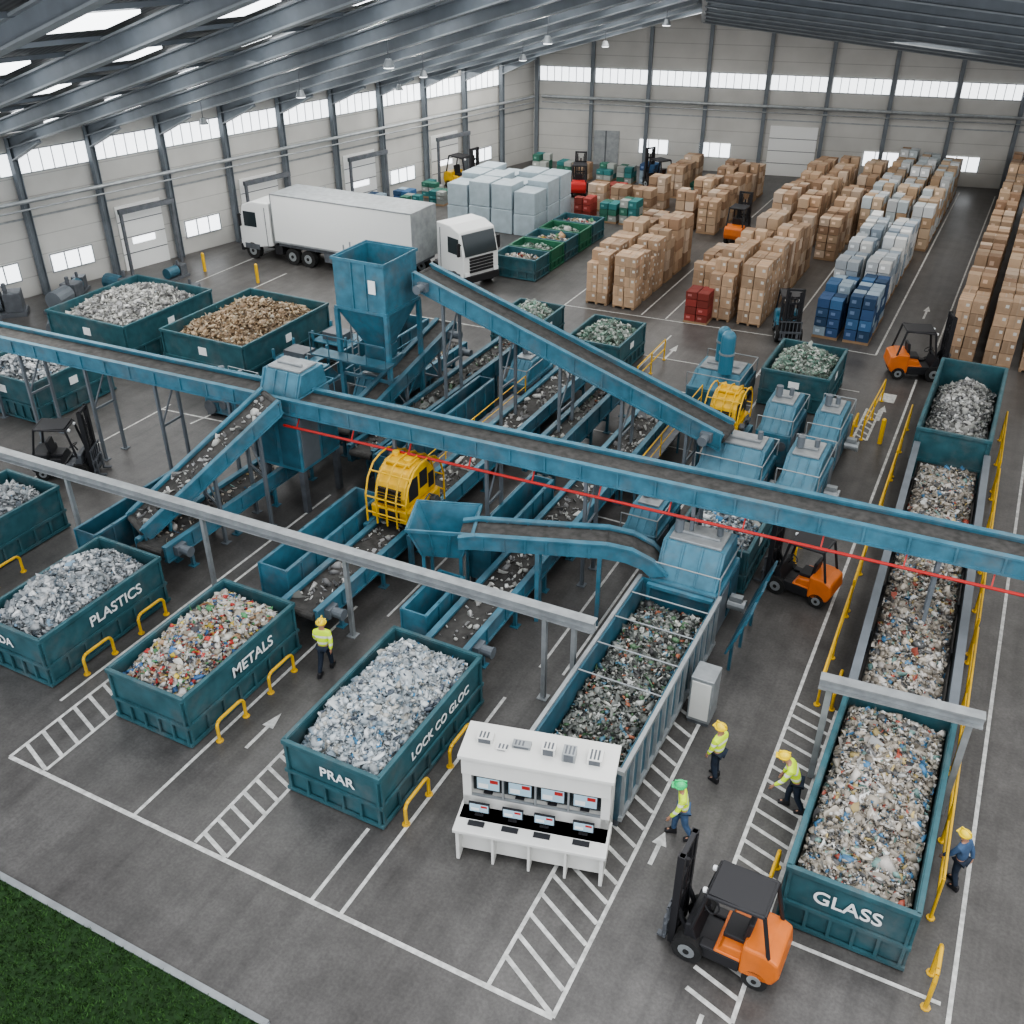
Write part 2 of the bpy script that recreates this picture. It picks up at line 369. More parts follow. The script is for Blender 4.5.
F.add([(-3.6,41,.006),(-3,41,.006),(-3,41.9,.006),(-3.6,41.9,.006)],[(0,1,2,3)],1)
fl=mesh_obj('floor',F,['floor','mark']); fl['kind']='structure'
n=30000; X=rng.uniform(-24,-9.1,n); Y=rng.uniform(2.5,7.4,n); k=np.arange(n)
hh=rng.uniform(.04,.1,n); an=rng.uniform(0,6.28,n); w=.022
V=np.zeros((n,3,3)); V[:,0]=np.c_[X-w*np.cos(an),Y-w*np.sin(an),np.zeros(n)+.02]; V[:,1]=np.c_[X+w*np.cos(an),Y+w*np.sin(an),np.zeros(n)+.02]; V[:,2]=np.c_[X+rng.normal(0,.03,n),Y+rng.normal(0,.03,n),hh+.02]
def np_mesh(name,V,Fa,m,cols=None,parts=None):
    me=bpy.data.meshes.new(name); V=V.reshape(-1,3).astype(np.float32); Fa=Fa.reshape(-1,3).astype(np.int32)
    me.vertices.add(len(V)); me.vertices.foreach_set('co',V.ravel()); me.loops.add(3*len(Fa)); me.loops.foreach_set('vertex_index',Fa.ravel())
    me.polygons.add(len(Fa)); me.polygons.foreach_set('loop_start',np.arange(0,3*len(Fa),3,dtype=np.int32)); me.update(calc_edges=True); me.validate()
    me.materials.append(M[m])
    if cols is not None:
        a=me.color_attributes.new('Col','FLOAT_COLOR','POINT'); a.data.foreach_set('color',np.c_[cols,np.ones(len(cols))].astype(np.float32).ravel())
    return link(bpy.data.objects.new(name,me))
base=MB(); base.box(-40,-9.02,-2,7.4,-.1,.02); base.box(-40,-9.02,7.4,7.54,-.1,.05,1)
lb=mesh_obj('lawn',base,['soil','steel']); lb['label']='dark green lawn with a pale concrete kerb edging'; lb['category']='lawn'; lb['kind']='stuff'
g=np_mesh('grass_blades',V,np.arange(3*n),'grass'); g.parent=lb; g['kind']='stuff'

# ---------------------------------------------------------------- waste heaps
bm=bmesh.new(); bmesh.ops.create_icosphere(bm,subdivisions=1,radius=1); IV=np.array([v.co[:] for v in bm.verts]); IF=np.array([[v.index for v in f.verts] for f in bm.faces]); bm.free()
BV=np.array([(math.cos(t)*.42,math.sin(t)*.42,z) for z in (-1.1,.5) for t in [i*math.pi*2/6 for i in range(6)]]+[(math.cos(t)*.16,math.sin(t)*.16,1.1) for t in [i*math.pi*2/6 for i in range(6)]])
BF=[]
for k in (0,6):
    for i in range(6): a,b_,c,d=k+i,k+(i+1)%6,k+6+(i+1)%6,k+6+i; BF+=[(a,b_,c),(a,c,d)]
BF+=[(0,2,1),(0,3,2),(0,4,3),(0,5,4),(12,13,14),(12,14,15),(12,15,16),(12,16,17)]; BF=np.array(BF)
SV=np.array([(x,y,.35*math.sin(3*x)+.3*math.cos(4*y)) for y in (-1,0,1) for x in (-1,0,1)],float); SF=np.array([(0,1,4),(0,4,3),(1,2,5),(1,5,4),(3,4,7),(3,7,6),(4,5,8),(4,8,7)])
KV=np.array([(x,y,z) for z in(-.5,.5) for y in(-.7,.7) for x in (-1,1)],float); KF=np.array([(0,1,3),(0,3,2),(4,7,5),(4,6,7),(0,5,1),(0,4,5),(2,3,7),(2,7,6),(0,2,6),(0,6,4),(1,5,7),(1,7,3)])
def rots(k):
    q=rng.normal(size=(k,4)); q/=np.linalg.norm(q,axis=1)[:,None]; w,x,y,z=q.T
    return np.stack([1-2*(y*y+z*z),2*(x*y-z*w),2*(x*z+y*w),2*(x*y+z*w),1-2*(x*x+z*z),2*(y*z-x*w),2*(x*z-y*w),2*(y*z+x*w),1-2*(x*x+y*y)],1).reshape(k,3,3)
PAL={
'plastic':[((.50,.52,.53),8),((.38,.41,.43),8),((.66,.67,.67),6),((.24,.27,.29),5),((.25,.38,.5),.6),((.1,.12,.14),2)],
'metal':[((.58,.56,.51),8),((.44,.40,.33),6),((.48,.06,.05),1.6),((.07,.18,.38),1.6),((.58,.45,.10),1.2),((.1,.28,.13),1.2),((.66,.66,.64),5),((.08,.08,.09),2.5),((.42,.28,.17),2.5)],
'prar':[((.50,.54,.56),9),((.40,.45,.48),7),((.68,.71,.72),6),((.25,.31,.36),4),((.08,.26,.45),1.1),((.47,.46,.42),3),((.10,.12,.15),2)],
'glass':[((.42,.38,.32),8),((.27,.24,.20),7),((.52,.49,.45),6),((.10,.10,.10),5),((.08,.20,.34),1.5),((.36,.09,.06),.8),((.46,.36,.16),.9),((.18,.29,.27),1.3),((.62,.62,.60),3)],
'dark':[((.12,.13,.12),8),((.22,.23,.21),6),((.38,.39,.37),4),((.05,.05,.05),5),((.38,.14,.08),.9),((.1,.22,.30),1.2),((.55,.55,.5),2.2),((.1,.18,.1),2)],
'tan':[((.42,.31,.20),8),((.32,.23,.15),6),((.5,.41,.29),5),((.2,.14,.09),3),((.55,.5,.42),1.5)],
'grey':[((.48,.48,.45),8),((.34,.34,.34),6),((.6,.6,.58),5),((.18,.18,.18),3)],
'greenw':[((.25,.36,.29),5),((.45,.5,.45),5),((.15,.25,.2),4),((.58,.6,.56),4),((.1,.12,.1),2)]}
def debris(pos,size,pal,flat=1.0):
    k=len(pos); cw=np.array([c[1] for c in PAL[pal]],float); cw/=cw.sum(); cc=np.array([c[0] for c in PAL[pal]])
    Vs=[];Fs=[];Cs=[];o=0
    typ=rng.choice(4,k,p=[.22,.24,.42,.12])
    for ti,(TV,TF) in enumerate(((IV,IF),(BV,BF),(SV,SF),(KV,KF))):
        idx=np.where(typ==ti)[0]; q=len(idx)
        if q==0: continue
        sc=size*np.clip(rng.lognormal(-.45,.45,(q,1,1)),.3,1.8)*rng.uniform(.3,1.15,(q,1,3)); v=TV[None]*sc*(1+rng.uniform(-.4,.4,(q,len(TV),1)))
        v=np.einsum('kij,knj->kni',rots(q),v); v[:,:,2]*=flat; v+=pos[idx][:,None,:]
        f=TF[None]+(np.arange(q)*len(TV))[:,None,None]+o; o+=q*len(TV)
        c=cc[rng.choice(len(cc),q,p=cw)]*rng.uniform(.6,1.2,(q,1)); c=np.repeat(c[:,None,:],len(TV),1)*rng.uniform(.75,1.12,(q,len(TV),1))
        Vs.append(v.reshape(-1,3));Fs.append(f.reshape(-1,3));Cs.append(np.clip(c.reshape(-1,3),0,1))
    return np.concatenate(Vs),np.concatenate(Fs),np.concatenate(Cs)
def heap(x0,x1,y0,y1,zb,hp,pal,n,size,label,name='waste_heap',lumps=None,floor=None,powx=2.4,powy=3.0,flat=.8):
    lx,ly=x1-x0,y1-y0
    ph=rng.uniform(0,6.28,6)
    def hf(u,v):
        bx=1-np.abs(2*u-1)**powx; by=1-np.abs(2*v-1)**powy
        z=zb+hp*bx*by
        if lumps: z=z+hp*.45*np.sin(v*lumps*6.283+ph[0])*bx*by
        return z+.06*hp*np.sin(u*9+ph[1]+v*ly*1.7)+.06*hp*np.sin(v*ly*2.9+ph[2]-u*4)
    nu,nv=14,max(14,int(ly*3)); uu,vv=np.meshgrid(np.linspace(0,1,nu),np.linspace(0,1,nv)); z=hf(uu,vv)-size*.4
    V0=np.stack([x0+uu*lx,y0+vv*ly,z],-1).reshape(-1,3)
    F0=[]
    for j in range(nv-1):
        for i in range(nu-1):
            a=j*nu+i; F0+=[(a,a+1,a+nu+1),(a,a+nu+1,a+nu)]
    ring=[i for i in range(nu)]+[j*nu+nu-1 for j in range(1,nv)]+[(nv-1)*nu+i for i in range(nu-2,-1,-1)]+[j*nu for j in range(nv-2,0,-1)]
    zf=floor if floor is not None else zb-.5
    V1=V0[ring].copy(); V1[:,2]=zf; o=len(V0); R=len(ring)
    for i in range(R):
        a,b_=ring[i],ring[(i+1)%R]; F0+=[(a,o+i,o+(i+1)%R),(a,o+(i+1)%R,b_)]
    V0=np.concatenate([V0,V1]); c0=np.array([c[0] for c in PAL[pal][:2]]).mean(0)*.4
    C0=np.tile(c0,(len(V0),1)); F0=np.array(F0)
    u=rng.uniform(.03,.97,n); v=rng.uniform(.02,.98,n)
    pos=np.c_[x0+u*lx,y0+v*ly,hf(u,v)+rng.uniform(-.6,.45,n)*size]
    Vd,Fd,Cd=debris(pos,size,pal,flat)
    Vd[:,0]=np.clip(Vd[:,0],x0,x1); Vd[:,1]=np.clip(Vd[:,1],y0,y1)
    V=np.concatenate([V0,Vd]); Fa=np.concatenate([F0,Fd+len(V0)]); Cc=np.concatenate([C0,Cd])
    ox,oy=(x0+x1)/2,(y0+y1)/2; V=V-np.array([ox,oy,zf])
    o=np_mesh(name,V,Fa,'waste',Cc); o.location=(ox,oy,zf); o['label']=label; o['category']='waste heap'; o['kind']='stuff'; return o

# ---------------------------------------------------------------- containers
def container(x0,x1,y0,y1,h,label,front=None,side=None,fsize=.42,ssize=.42,nr=7,floorz=.22,m='teal',group='waste containers',th=.07,fofs=0,sofs=0,name='waste_container',decal=False):
    r=root(name,label,'waste container',((x0+x1)/2,(y0+y1)/2,0),group=group)
    def lp_(dx,dy,z): return [(x0+dx,y0+dy,z),(x1-dx,y0+dy,z),(x1-dx,y1-dy,z),(x0+dx,y1-dy,z)]
    b=MB(); b.loft([lp_(.03,.03,.08),lp_(0,0,h),lp_(th,th,h),lp_(th,th,floorz)]); part(r,'body',b,m,True)
    b=MB()
    for a in ((x0-.05,x1+.05,y0-.06,y0+.05),(x0-.05,x1+.05,y1-.05,y1+.06),(x0-.06,x0+.05,y0,y1),(x1-.05,x1+.06,y0,y1)): b.box(*a,h-.1,h+.03)
    part(r,'rim',b,m,True,bevel=.015)
    b=MB(); ny=nr; nx=max(3,int((x1-x0)/.45))
    zr_=h*.42
    for i in range(ny+1):
        y=y0+.05+(y1-y0-.1)*i/ny
        t=h-.1 if i in(0,ny) else zr_
        b.box(x1,x1+.055,y-.035,y+.035,.05,t); b.box(x0-.055,x0,y-.035,y+.035,.05,t)
    for i in range(nx+1):
        x=x0+.05+(x1-x0-.1)*i/nx; t=h-.1 if i in(0,nx) else zr_
        b.box(x-.035,x+.035,y0-.05,y0,.05,t); b.box(x-.035,x+.035,y1,y1+.05,.05,t)
    for z in (.05,zr_-.04): 
        b.box(x0-.06,x1+.06,y0-.06,y0,z,z+.09); b.box(x0-.06,x1+.06,y1,y1+.06,z,z+.09); b.box(x1,x1+.06,y0,y1,z,z+.09); b.box(x0-.06,x0,y0,y1,z,z+.09)
    part(r,'stiffener',b,m,True)
    for y in (y0+.3,y1-.3): b=MB(); b.box(x0+.1,x1-.1,y-.1,y+.1,0,.09); part(r,'skid',b,'dsteel',True)
    if front: text(r,front,fsize,((x0+x1)/2+fofs,y0-.035,h*.68),(rad(90),0,0),world=True)
    if side: text(r,side,ssize,(x1+.035,(y0+y1)/2+sofs,h*.68),(rad(90),0,rad(90)),world=True)
    if decal:
        b=MB(); b.box(x1+.002,x1+.02,(y0+y1)/2-.2,(y0+y1)/2+.2,h*.6,h*.78); part(r,'decal',b,'letter',True)
        b=MB(); b.box((x0+x1)/2-.22,(x0+x1)/2+.22,y0-.02,y0-.002,h*.6,h*.78); part(r,'decal',b,'letter',True)
    return r
container(-28.6,-26.2,13.9,18.2,1.6,'teal steel waste container heaped with clear plastic bottles',side='PAPERS',ssize=.40,sofs=-.95)
heap(-28.5,-26.3,14,18.1,1.15,.75,'plastic',2000,.11,'heap of crumpled clear plastic filling a teal container',floor=.25)
container(-22.6,-20.2,12.3,16.6,1.6,'teal steel container lettered PLASTICS heaped with clear bottles',front='SODA',side='PLASTICS',ssize=.46,fofs=-.45,fsize=.38,sofs=.35)
heap(-22.5,-20.3,12.4,16.5,1.2,.9,'plastic',6000,.098,'heap of crumpled clear and white plastic bottles',floor=.25)
container(-17.75,-15.3,12.3,16.6,1.6,'teal steel container lettered METALS heaped with mixed cans',side='METALS',ssize=.46,sofs=.35)
heap(-17.65,-15.4,12.4,16.5,1.2,.85,'metal',6000,.094,'heap of mixed coloured cans and scrap in a teal container',floor=.25)
container(-12.25,-9.65,12.35,17.0,1.6,'teal steel container with white lettering heaped with pale blue plastic',front='PRAR',side='LOCK CO GLOC',ssize=.36,fsize=.40,fofs=.15,sofs=.3)
heap(-12.15,-9.75,12.45,16.9,1.2,1.0,'prar',7500,.095,'heap of pale blue and white plastic packaging',floor=.25)
container(-1.05,1.4,14.1,20.2,1.7,'long teal steel container lettered GLASS full of mixed waste',front='GLASS',fsize=.48,nr=9)
heap(-.95,1.3,14.2,20.1,1.15,.42,'glass',12500,.096,'mixed grey and brown waste filling the container lettered GLASS',floor=.25)
container(-1.55,.85,34.6,41.6,2.1,'tall teal steel container at the end of the waste trough',group='waste containers')
heap(-1.45,.75,34.7,41.5,1.0,.9,'grey',3200,.11,'grey crushed waste heaped inside a tall teal container',lumps=2,floor=.25)
for (a,t,n_,s_,l) in (((-39,-34.2,29,34.6,2.0),'grey',4000,.12,'large teal container heaped with pale grey waste'),((-32.6,-28.0,29.6,35.6,2.0),'tan',4000,.12,'large teal container heaped with brown cardboard scraps'),
  ((-37.0,-33.2,23.2,27,1.8),'plastic',2200,.12,'teal container of mixed plastic below the overhead conveyor'),
  ((-20.9,-18.6,38.6,41.6,1.5),'greenw',1100,.11,'small teal container of greenish waste'),((-16.8,-14.3,38.0,41.2,1.5),'greenw',1200,.11,'small teal container of mixed pale waste'),
  ((-8.1,-5.4,38.4,42,1.6),'greenw',1500,.11,'teal container of green and white waste'),((-7.2,-4.9,24.9,28.2,1.5),'prar',1500,.11,'teal container of pale mixed waste under the conveyor')):
    container(*a,l,decal=True,nr=6)
    heap(a[0]+.1,a[1]-.1,a[2]+.1,a[3]-.1,a[4]*.75,a[4]*.42,t,n_,s_,'heap of '+l.split(' of ')[-1].split('with ')[-1]+' inside a teal container',floor=.25)

# ---------------------------------------------------------------- conveyors
def conveyor(name,label,p,q,w,skirt=.45,legs=5,m='blue',pal=None,n=0,wall=0,rail=False,legt=.1,skip=(),motor=True):
    p=Vector(p);q=Vector(q); r=root(name,label,'conveyor',(p.x,p.y,0)); d=(q-p); dh=Vector((d.x,d.y,0)).normalized(); s=Vector((dh.y,-dh.x,0)); L=d.length
    for sg in (-1,1):
        b=MB(); o=s*sg*w/2
        b.beam(p+o,q+o,.09,skirt); b.beam(p+o+Vector((0,0,skirt/2)),q+o+Vector((0,0,skirt/2)),.18,.06); b.beam(p+o-Vector((0,0,skirt/2)),q+o-Vector((0,0,skirt/2)),.18,.06)
        k=int(L/1.1)
        for i in range(k+1):
            c=p.lerp(q,i/k)+s*sg*(w/2+.06); b.beam(c-Vector((0,0,skirt/2)),c+Vector((0,0,skirt/2)),.06,.06)
        part(r,'side_frame',b,m,True)
    b=MB(); zz=Vector((0,0,skirt*.22)); b.beam(p+zz,q+zz,w-.12,.05); b.cyl(p+zz*.5-s*(w/2-.06),p+zz*.5+s*(w/2-.06),.12,10); b.cyl(q+zz*.5-s*(w/2-.06),q+zz*.5+s*(w/2-.06),.12,10); part(r,'belt',b,'belt',True)
    b=MB(); k=int(L/1.5)
    for i in range(1,k):
        c=p.lerp(q,i/k)-Vector((0,0,skirt*.3)); b.cyl(c-s*w/2,c+s*w/2,.05,6)
    if k>1: part(r,'roller',b,'steel',True)
    if motor:
        for e,sg in ((q,1),(p,1)):
            c=e+s*sg*(w/2+.12)+(p-q).normalized()*(.5 if e==q else -.5); b=MB(); b.cyl(c,c+s*.4,.15,12); b.cyl(c+s*.4,c+s*.45,.17,12); b.beam(c-dh*.2,c+dh*.2,.22,.3); part(r,'motor',b,'colsteel',True)
    if wall:
        for sg in (-1,1):
            b=MB(); o=s*sg*(w/2+.05)+Vector((0,0,skirt/2+wall/2)); b.beam(p+o,q+o,.05,wall); part(r,'side_wall',b,m,True)
    for i in range(legs):
        if i in skip: continue
        t=(i+.5)/legs if legs>1 else .5
        c=p.lerp(q,t); h=c.z-skirt/2
        if h<.25: continue
        b=MB()
        for sg in (-1,1):
            f=c+s*sg*(w/2-.02); b.beam((f.x,f.y,0),(f.x,f.y,h),legt,legt); b.box(f.x-.13,f.x+.13,f.y-.13,f.y+.13,0,.03)
        a1=c+s*(w/2);a2=c-s*(w/2); b.beam((a1.x,a1.y,h*.55),(a2.x,a2.y,h*.55),.06,.08)
        if h>2: b.beam((a1.x,a1.y,h*.55),(a2.x,a2.y,h*.95),.05,.05)
        part(r,'leg',b,m if h<2 else 'colsteel',True)
    if pal and n:
        u=rng.uniform(.02,.98,n); v=rng.uniform(-.38,.38,n)*w
        P=np.array([list(p.lerp(q,float(a))+s*float(b_)+Vector((0,0,skirt*.22+.05))) for a,b_ in zip(u,v)])
        V,Fa,Cc=debris(P,.12,pal); o=np_mesh('loose_waste',V-np.array([p.x,p.y,0]),Fa,'waste',Cc); o.location=(p.x,p.y,0); o['label']='loose mixed waste scattered along a conveyor belt'; o['category']='waste'; o['kind']='stuff'
    return r
conveyor('overhead_conveyor','long blue overhead belt conveyor on tall steel legs',(-40,22.3,4.0),(5,24.2,4.0),1.05,.5,14,'blue',skip=(6,11))
b=MB(); b.cyl((-20,22.5,3.35),(5,23.5,3.35),.045,8); 
for i in range(12):
    x=-19.5+i*2.1; y=22.5+(x+20)*.04; b.beam((x,y,3.3),(x,y+.25,3.7),.04,.04)
single('supply_pipe','thin red pipe slung under the overhead conveyor','pipe',b,'red',(-20,22.5,3.35))
conveyor('floor_conveyor','blue belt conveyor carrying loose waste on short legs',(-21.4,17.4,1.0),(-21.4,36,1.0),1.1,.5,9,'blue','glass',350)
conveyor('floor_conveyor','blue belt conveyor carrying loose waste beneath yellow machine',(-15.4,16.95,1.0),(-15.4,36.6,1.0),1.15,.5,9,'blue','grey',350)
conveyor('floor_conveyor','blue belt conveyor carrying loose waste beside a blue trough',(-10.9,17.4,1.0),(-10.9,35,1.0),1.15,.5,9,'blue','grey',350)
conveyor('floor_conveyor','blue belt conveyor feeding the hopper tower',(-18.7,24.8,1.4),(-18.7,37,1.4),1.0,.6,6,'blue2','dark',250)
conveyor('floor_conveyor','blue belt conveyor with tall side panels beside sorting machinery',(-13.1,27.2,1.3),(-13.1,35.5,1.3),.8,.7,5,'blue2','dark',160)
def trough(x0,x1,y0,y1,z0,z1,label,m='blue2'):
    r=root('side_trough',label,'trough',((x0+x1)/2,(y0+y1)/2,0)); b=MB()
    b.loft([[(x0,y0,z0),(x1,y0,z0),(x1,y1,z0),(x0,y1,z0)],[(x0,y0,z1),(x1,y0,z1),(x1,y1,z1),(x0,y1,z1)],[(x0+.05,y0+.05,z1),(x1-.05,y0+.05,z1),(x1-.05,y1-.05,z1),(x0+.05,y1-.05,z1)],[(x0+.05,y0+.05,z0+.1),(x1-.05,y0+.05,z0+.1),(x1-.05,y1-.05,z0+.1),(x0+.05,y1-.05,z0+.1)]]); part(r,'body',b,m,True)
    b=MB(); k=int((y1-y0)/.7)
    for i in range(k+1):
        y=y0+(y1-y0)*i/k; b.box(x0-.05,x0,y-.03,y+.03,z0,z1); b.box(x1,x1+.05,y-.03,y+.03,z0,z1)
    b.box(x1,x1+.06,y0,y1,z1-.08,z1); b.box(x0-.06,x0,y0,y1,z1-.08,z1)
    part(r,'stiffener',b,'blue',True)
    for (x,y) in ((x0+.1,y0+.1),(x1-.1,y0+.1),(x0+.1,y1-.1),(x1-.1,y1-.1)):
        if z0>.1: b=MB(); b.box(x-.05,x+.05,y-.05,y+.05,0,z0); part(r,'leg',b,'dsteel',True)
    return r
trough(-17.35,-16.4,17.7,22.6,.25,1.65,'blue steel side trough beside the belt conveyor','blue')
trough(-12.6,-11.85,17.9,20.0,.25,1.5,'blue steel side trough beside the belt conveyor','blue')
trough(-12.6,-11.85,21.6,26.0,.25,1.65,'blue steel side trough beside the belt conveyor','blue')
trough(-23.9,-23.1,16.8,21.2,.3,1.4,'blue steel side trough beside the belt conveyor')
trough(-24.6,-23.4,31.6,37,.4,1.6,'blue steel trough behind the hopper')
trough(-17.9,-17.3,24.5,32,.5,1.8,'blue steel side trough between the belt lines')
conveyor('inclined_conveyor','steep blue inclined conveyor descending from the hopper',(-19.3,30.3,6.2),(-7.2,29.9,2.6),1.15,.6,5,'blue')
conveyor('inclined_conveyor','blue inclined conveyor rising to the transfer tower',(-22.4,17.9,1.3),(-20.3,22.4,4.2),1.2,.5,3,'blue','grey',100,motor=False)
conveyor('inclined_conveyor','short blue inclined conveyor below the hopper',(-19.95,25.5,1.7),(-20.0,33,3.2),.8,.5,3,'blue2')
# bridge conveyor, laid diagonally; local x along its length
r=root('bridge_conveyor','blue conveyor bridge running level then dipping into the shredder','conveyor',(-11.9,20.6,0),rad(20))
top=[(-.3,2.35),(-.3,2.75),(.2,2.85),(3.9,2.85),(4.6,2.72),(5.2,2.4),(5.6,1.95)]; bot=[(5.15,1.85),(4.9,2.1),(4.4,2.3),(3.8,2.38),(.2,2.38)]
for y in (-.5,.42):
    b=MB(); b.prismy(top+bot,y,y+.08); part(r,'side_frame',b,'blue')
    b=MB(); 
    for (a0,a1) in zip(top[1:-1],top[2:]): b.beam((a0[0],y+.04,a0[1]),(a1[0],y+.04,a1[1]),.18,.05)
    for x in np.arange(.4,4,.6): b.box(x-.03,x+.03,y-.03,y+.11,2.38,2.85)
    part(r,'rim',b,'blue')
b=MB()
for (a0,a1) in zip(top[1:-1],top[2:]): b.beam((a0[0],0,a0[1]-.12),(a1[0],0,a1[1]-.12),.84,.05)
part(r,'belt',b,'belt')
for x in (1.95,3.7):
    b=MB()
    for y in (-.45,.45): b.box(x-.06,x+.06,y-.06,y+.06,0,2.38)
    b.box(x-.04,x+.04,-.45,.45,1.2,1.3); b.beam((x,-.45,1.25),(x,.45,2.3),.05,.05); part(r,'leg',b,'blue')
r=root('feed_bin','open blue steel feed bin at the end of the bridge conveyor','bin',(-12.9,20.8,0),rad(20))
lo=lambda a,c,z:[(-a,-c,z),(a,-c,z),(a,c,z),(-a,c,z)]
b=MB(); b.loft([lo(.6,.6,1.75),lo(.95,.8,2.75),lo(.9,.75,2.75),lo(.55,.55,1.85)]); part(r,'body',b,'blue')
b=MB()
for a in (-.9,-.3,.3,.9): b.beam((a*.66,-.62,1.8),(a,-.83,2.7),.06,.06)
b.box(-1,1,-.85,-.78,2.68,2.78); b.box(-1,1,.78,.85,2.68,2.78); b.box(-1,-.93,-.8,.8,2.68,2.78); b.box(.93,1,-.8,.8,2.68,2.78); part(r,'stiffener',b,'blue')
for a in (-.55,.55):
    for c in (-.55,.55): b=MB(); b.box(a-.05,a+.05,c-.05,c+.05,0,1.8); part(r,'leg',b,'blue')

# ---------------------------------------------------------------- hopper
r=root('hopper','tall square blue feed hopper on steel legs','hopper',(-21,29.8,0))
b=MB(); x0,x1,y0,y1=-22.0,-19.8,28.5,30.7
lo=lambda d,z:[(x0+d,y0+d,z),(x1-d,y0+d,z),(x1-d,y1-d,z),(x0+d,y1-d,z)]
b.loft([lo(0,5.1),lo(0,7.0),lo(.07,7.0),lo(.07,5.2)]); part(r,'bin',b,'blue',True)
b=MB(); b.loft([lo(.7,3.5),lo(0,5.1)]); part(r,'funnel',b,'blue',True)
b=MB(); b.box(x0+.65,x1-.65,y0+.65,y1-.65,3.0,3.5); b.box(x0+.5,x1-.5,y0+.5,y1-.5,2.5,3.0); part(r,'outlet',b,'blue2',True,bevel=.02)
b=MB(); 
for z in (5.1,6.95): 
    b.box(x0-.06,x1+.06,y0-.06,y0,z,z+.1);b.box(x0-.06,x1+.06,y1,y1+.06,z,z+.1);b.box(x0-.06,x0,y0,y1,z,z+.1);b.box(x1,x1+.06,y0,y1,z,z+.1)
for x in (x0+.8,x1-.8): b.box(x-.03,x+.03,y0-.05,y0,5.1,6.95)
part(r,'stiffener',b,'blue',True)
for x in (x0,x1):
    for y in (y0,y1): b=MB(); b.box(x-.08,x+.08,y-.08,y+.08,0,5.1); part(r,'leg',b,'blue',True)
b=MB(); b.box(x0+1.55,x0+1.85,y0-.08,y0-.055,5.9,6.4); part(r,'sign',b,'letter',True)
b=MB(); 
for y in (y0,y1): b.beam((x0,y,2.5),(x1,y,2.5),.08,.12); b.beam((x0,y,.4),(x1,y,2.5),.05,.05)
for x in (x0,x1): b.beam((x,y0,2.5),(x,y1,2.5),.08,.12); b.beam((x,y0,.4),(x,y1,2.5),.05,.05)
part(r,'brace',b,'blue',True)
b=MB()
for s_ in (-.2,.2): b.cyl((x0-.12,29.6+s_,0),(x0-.12,29.6+s_,7.2),.03,6)
for k in range(22): b.cyl((x0-.12,29.4,.3+k*.31),(x0-.12,29.8,.3+k*.31),.02,5)
part(r,'ladder',b,'steel',True)
b=MB(); b.box(x0-.9,x1+.3,y0-.7,y0-.05,3.3,3.36); b.cyl((x0-.9,y0-.68,4.2),(x1+.3,y0-.68,4.2),.025,6)
for k in range(5): x=x0-.9+k*.85; b.cyl((x,y0-.68,3.36),(x,y0-.68,4.2),.02,6)
part(r,'service_platform',b,'blue2',True)

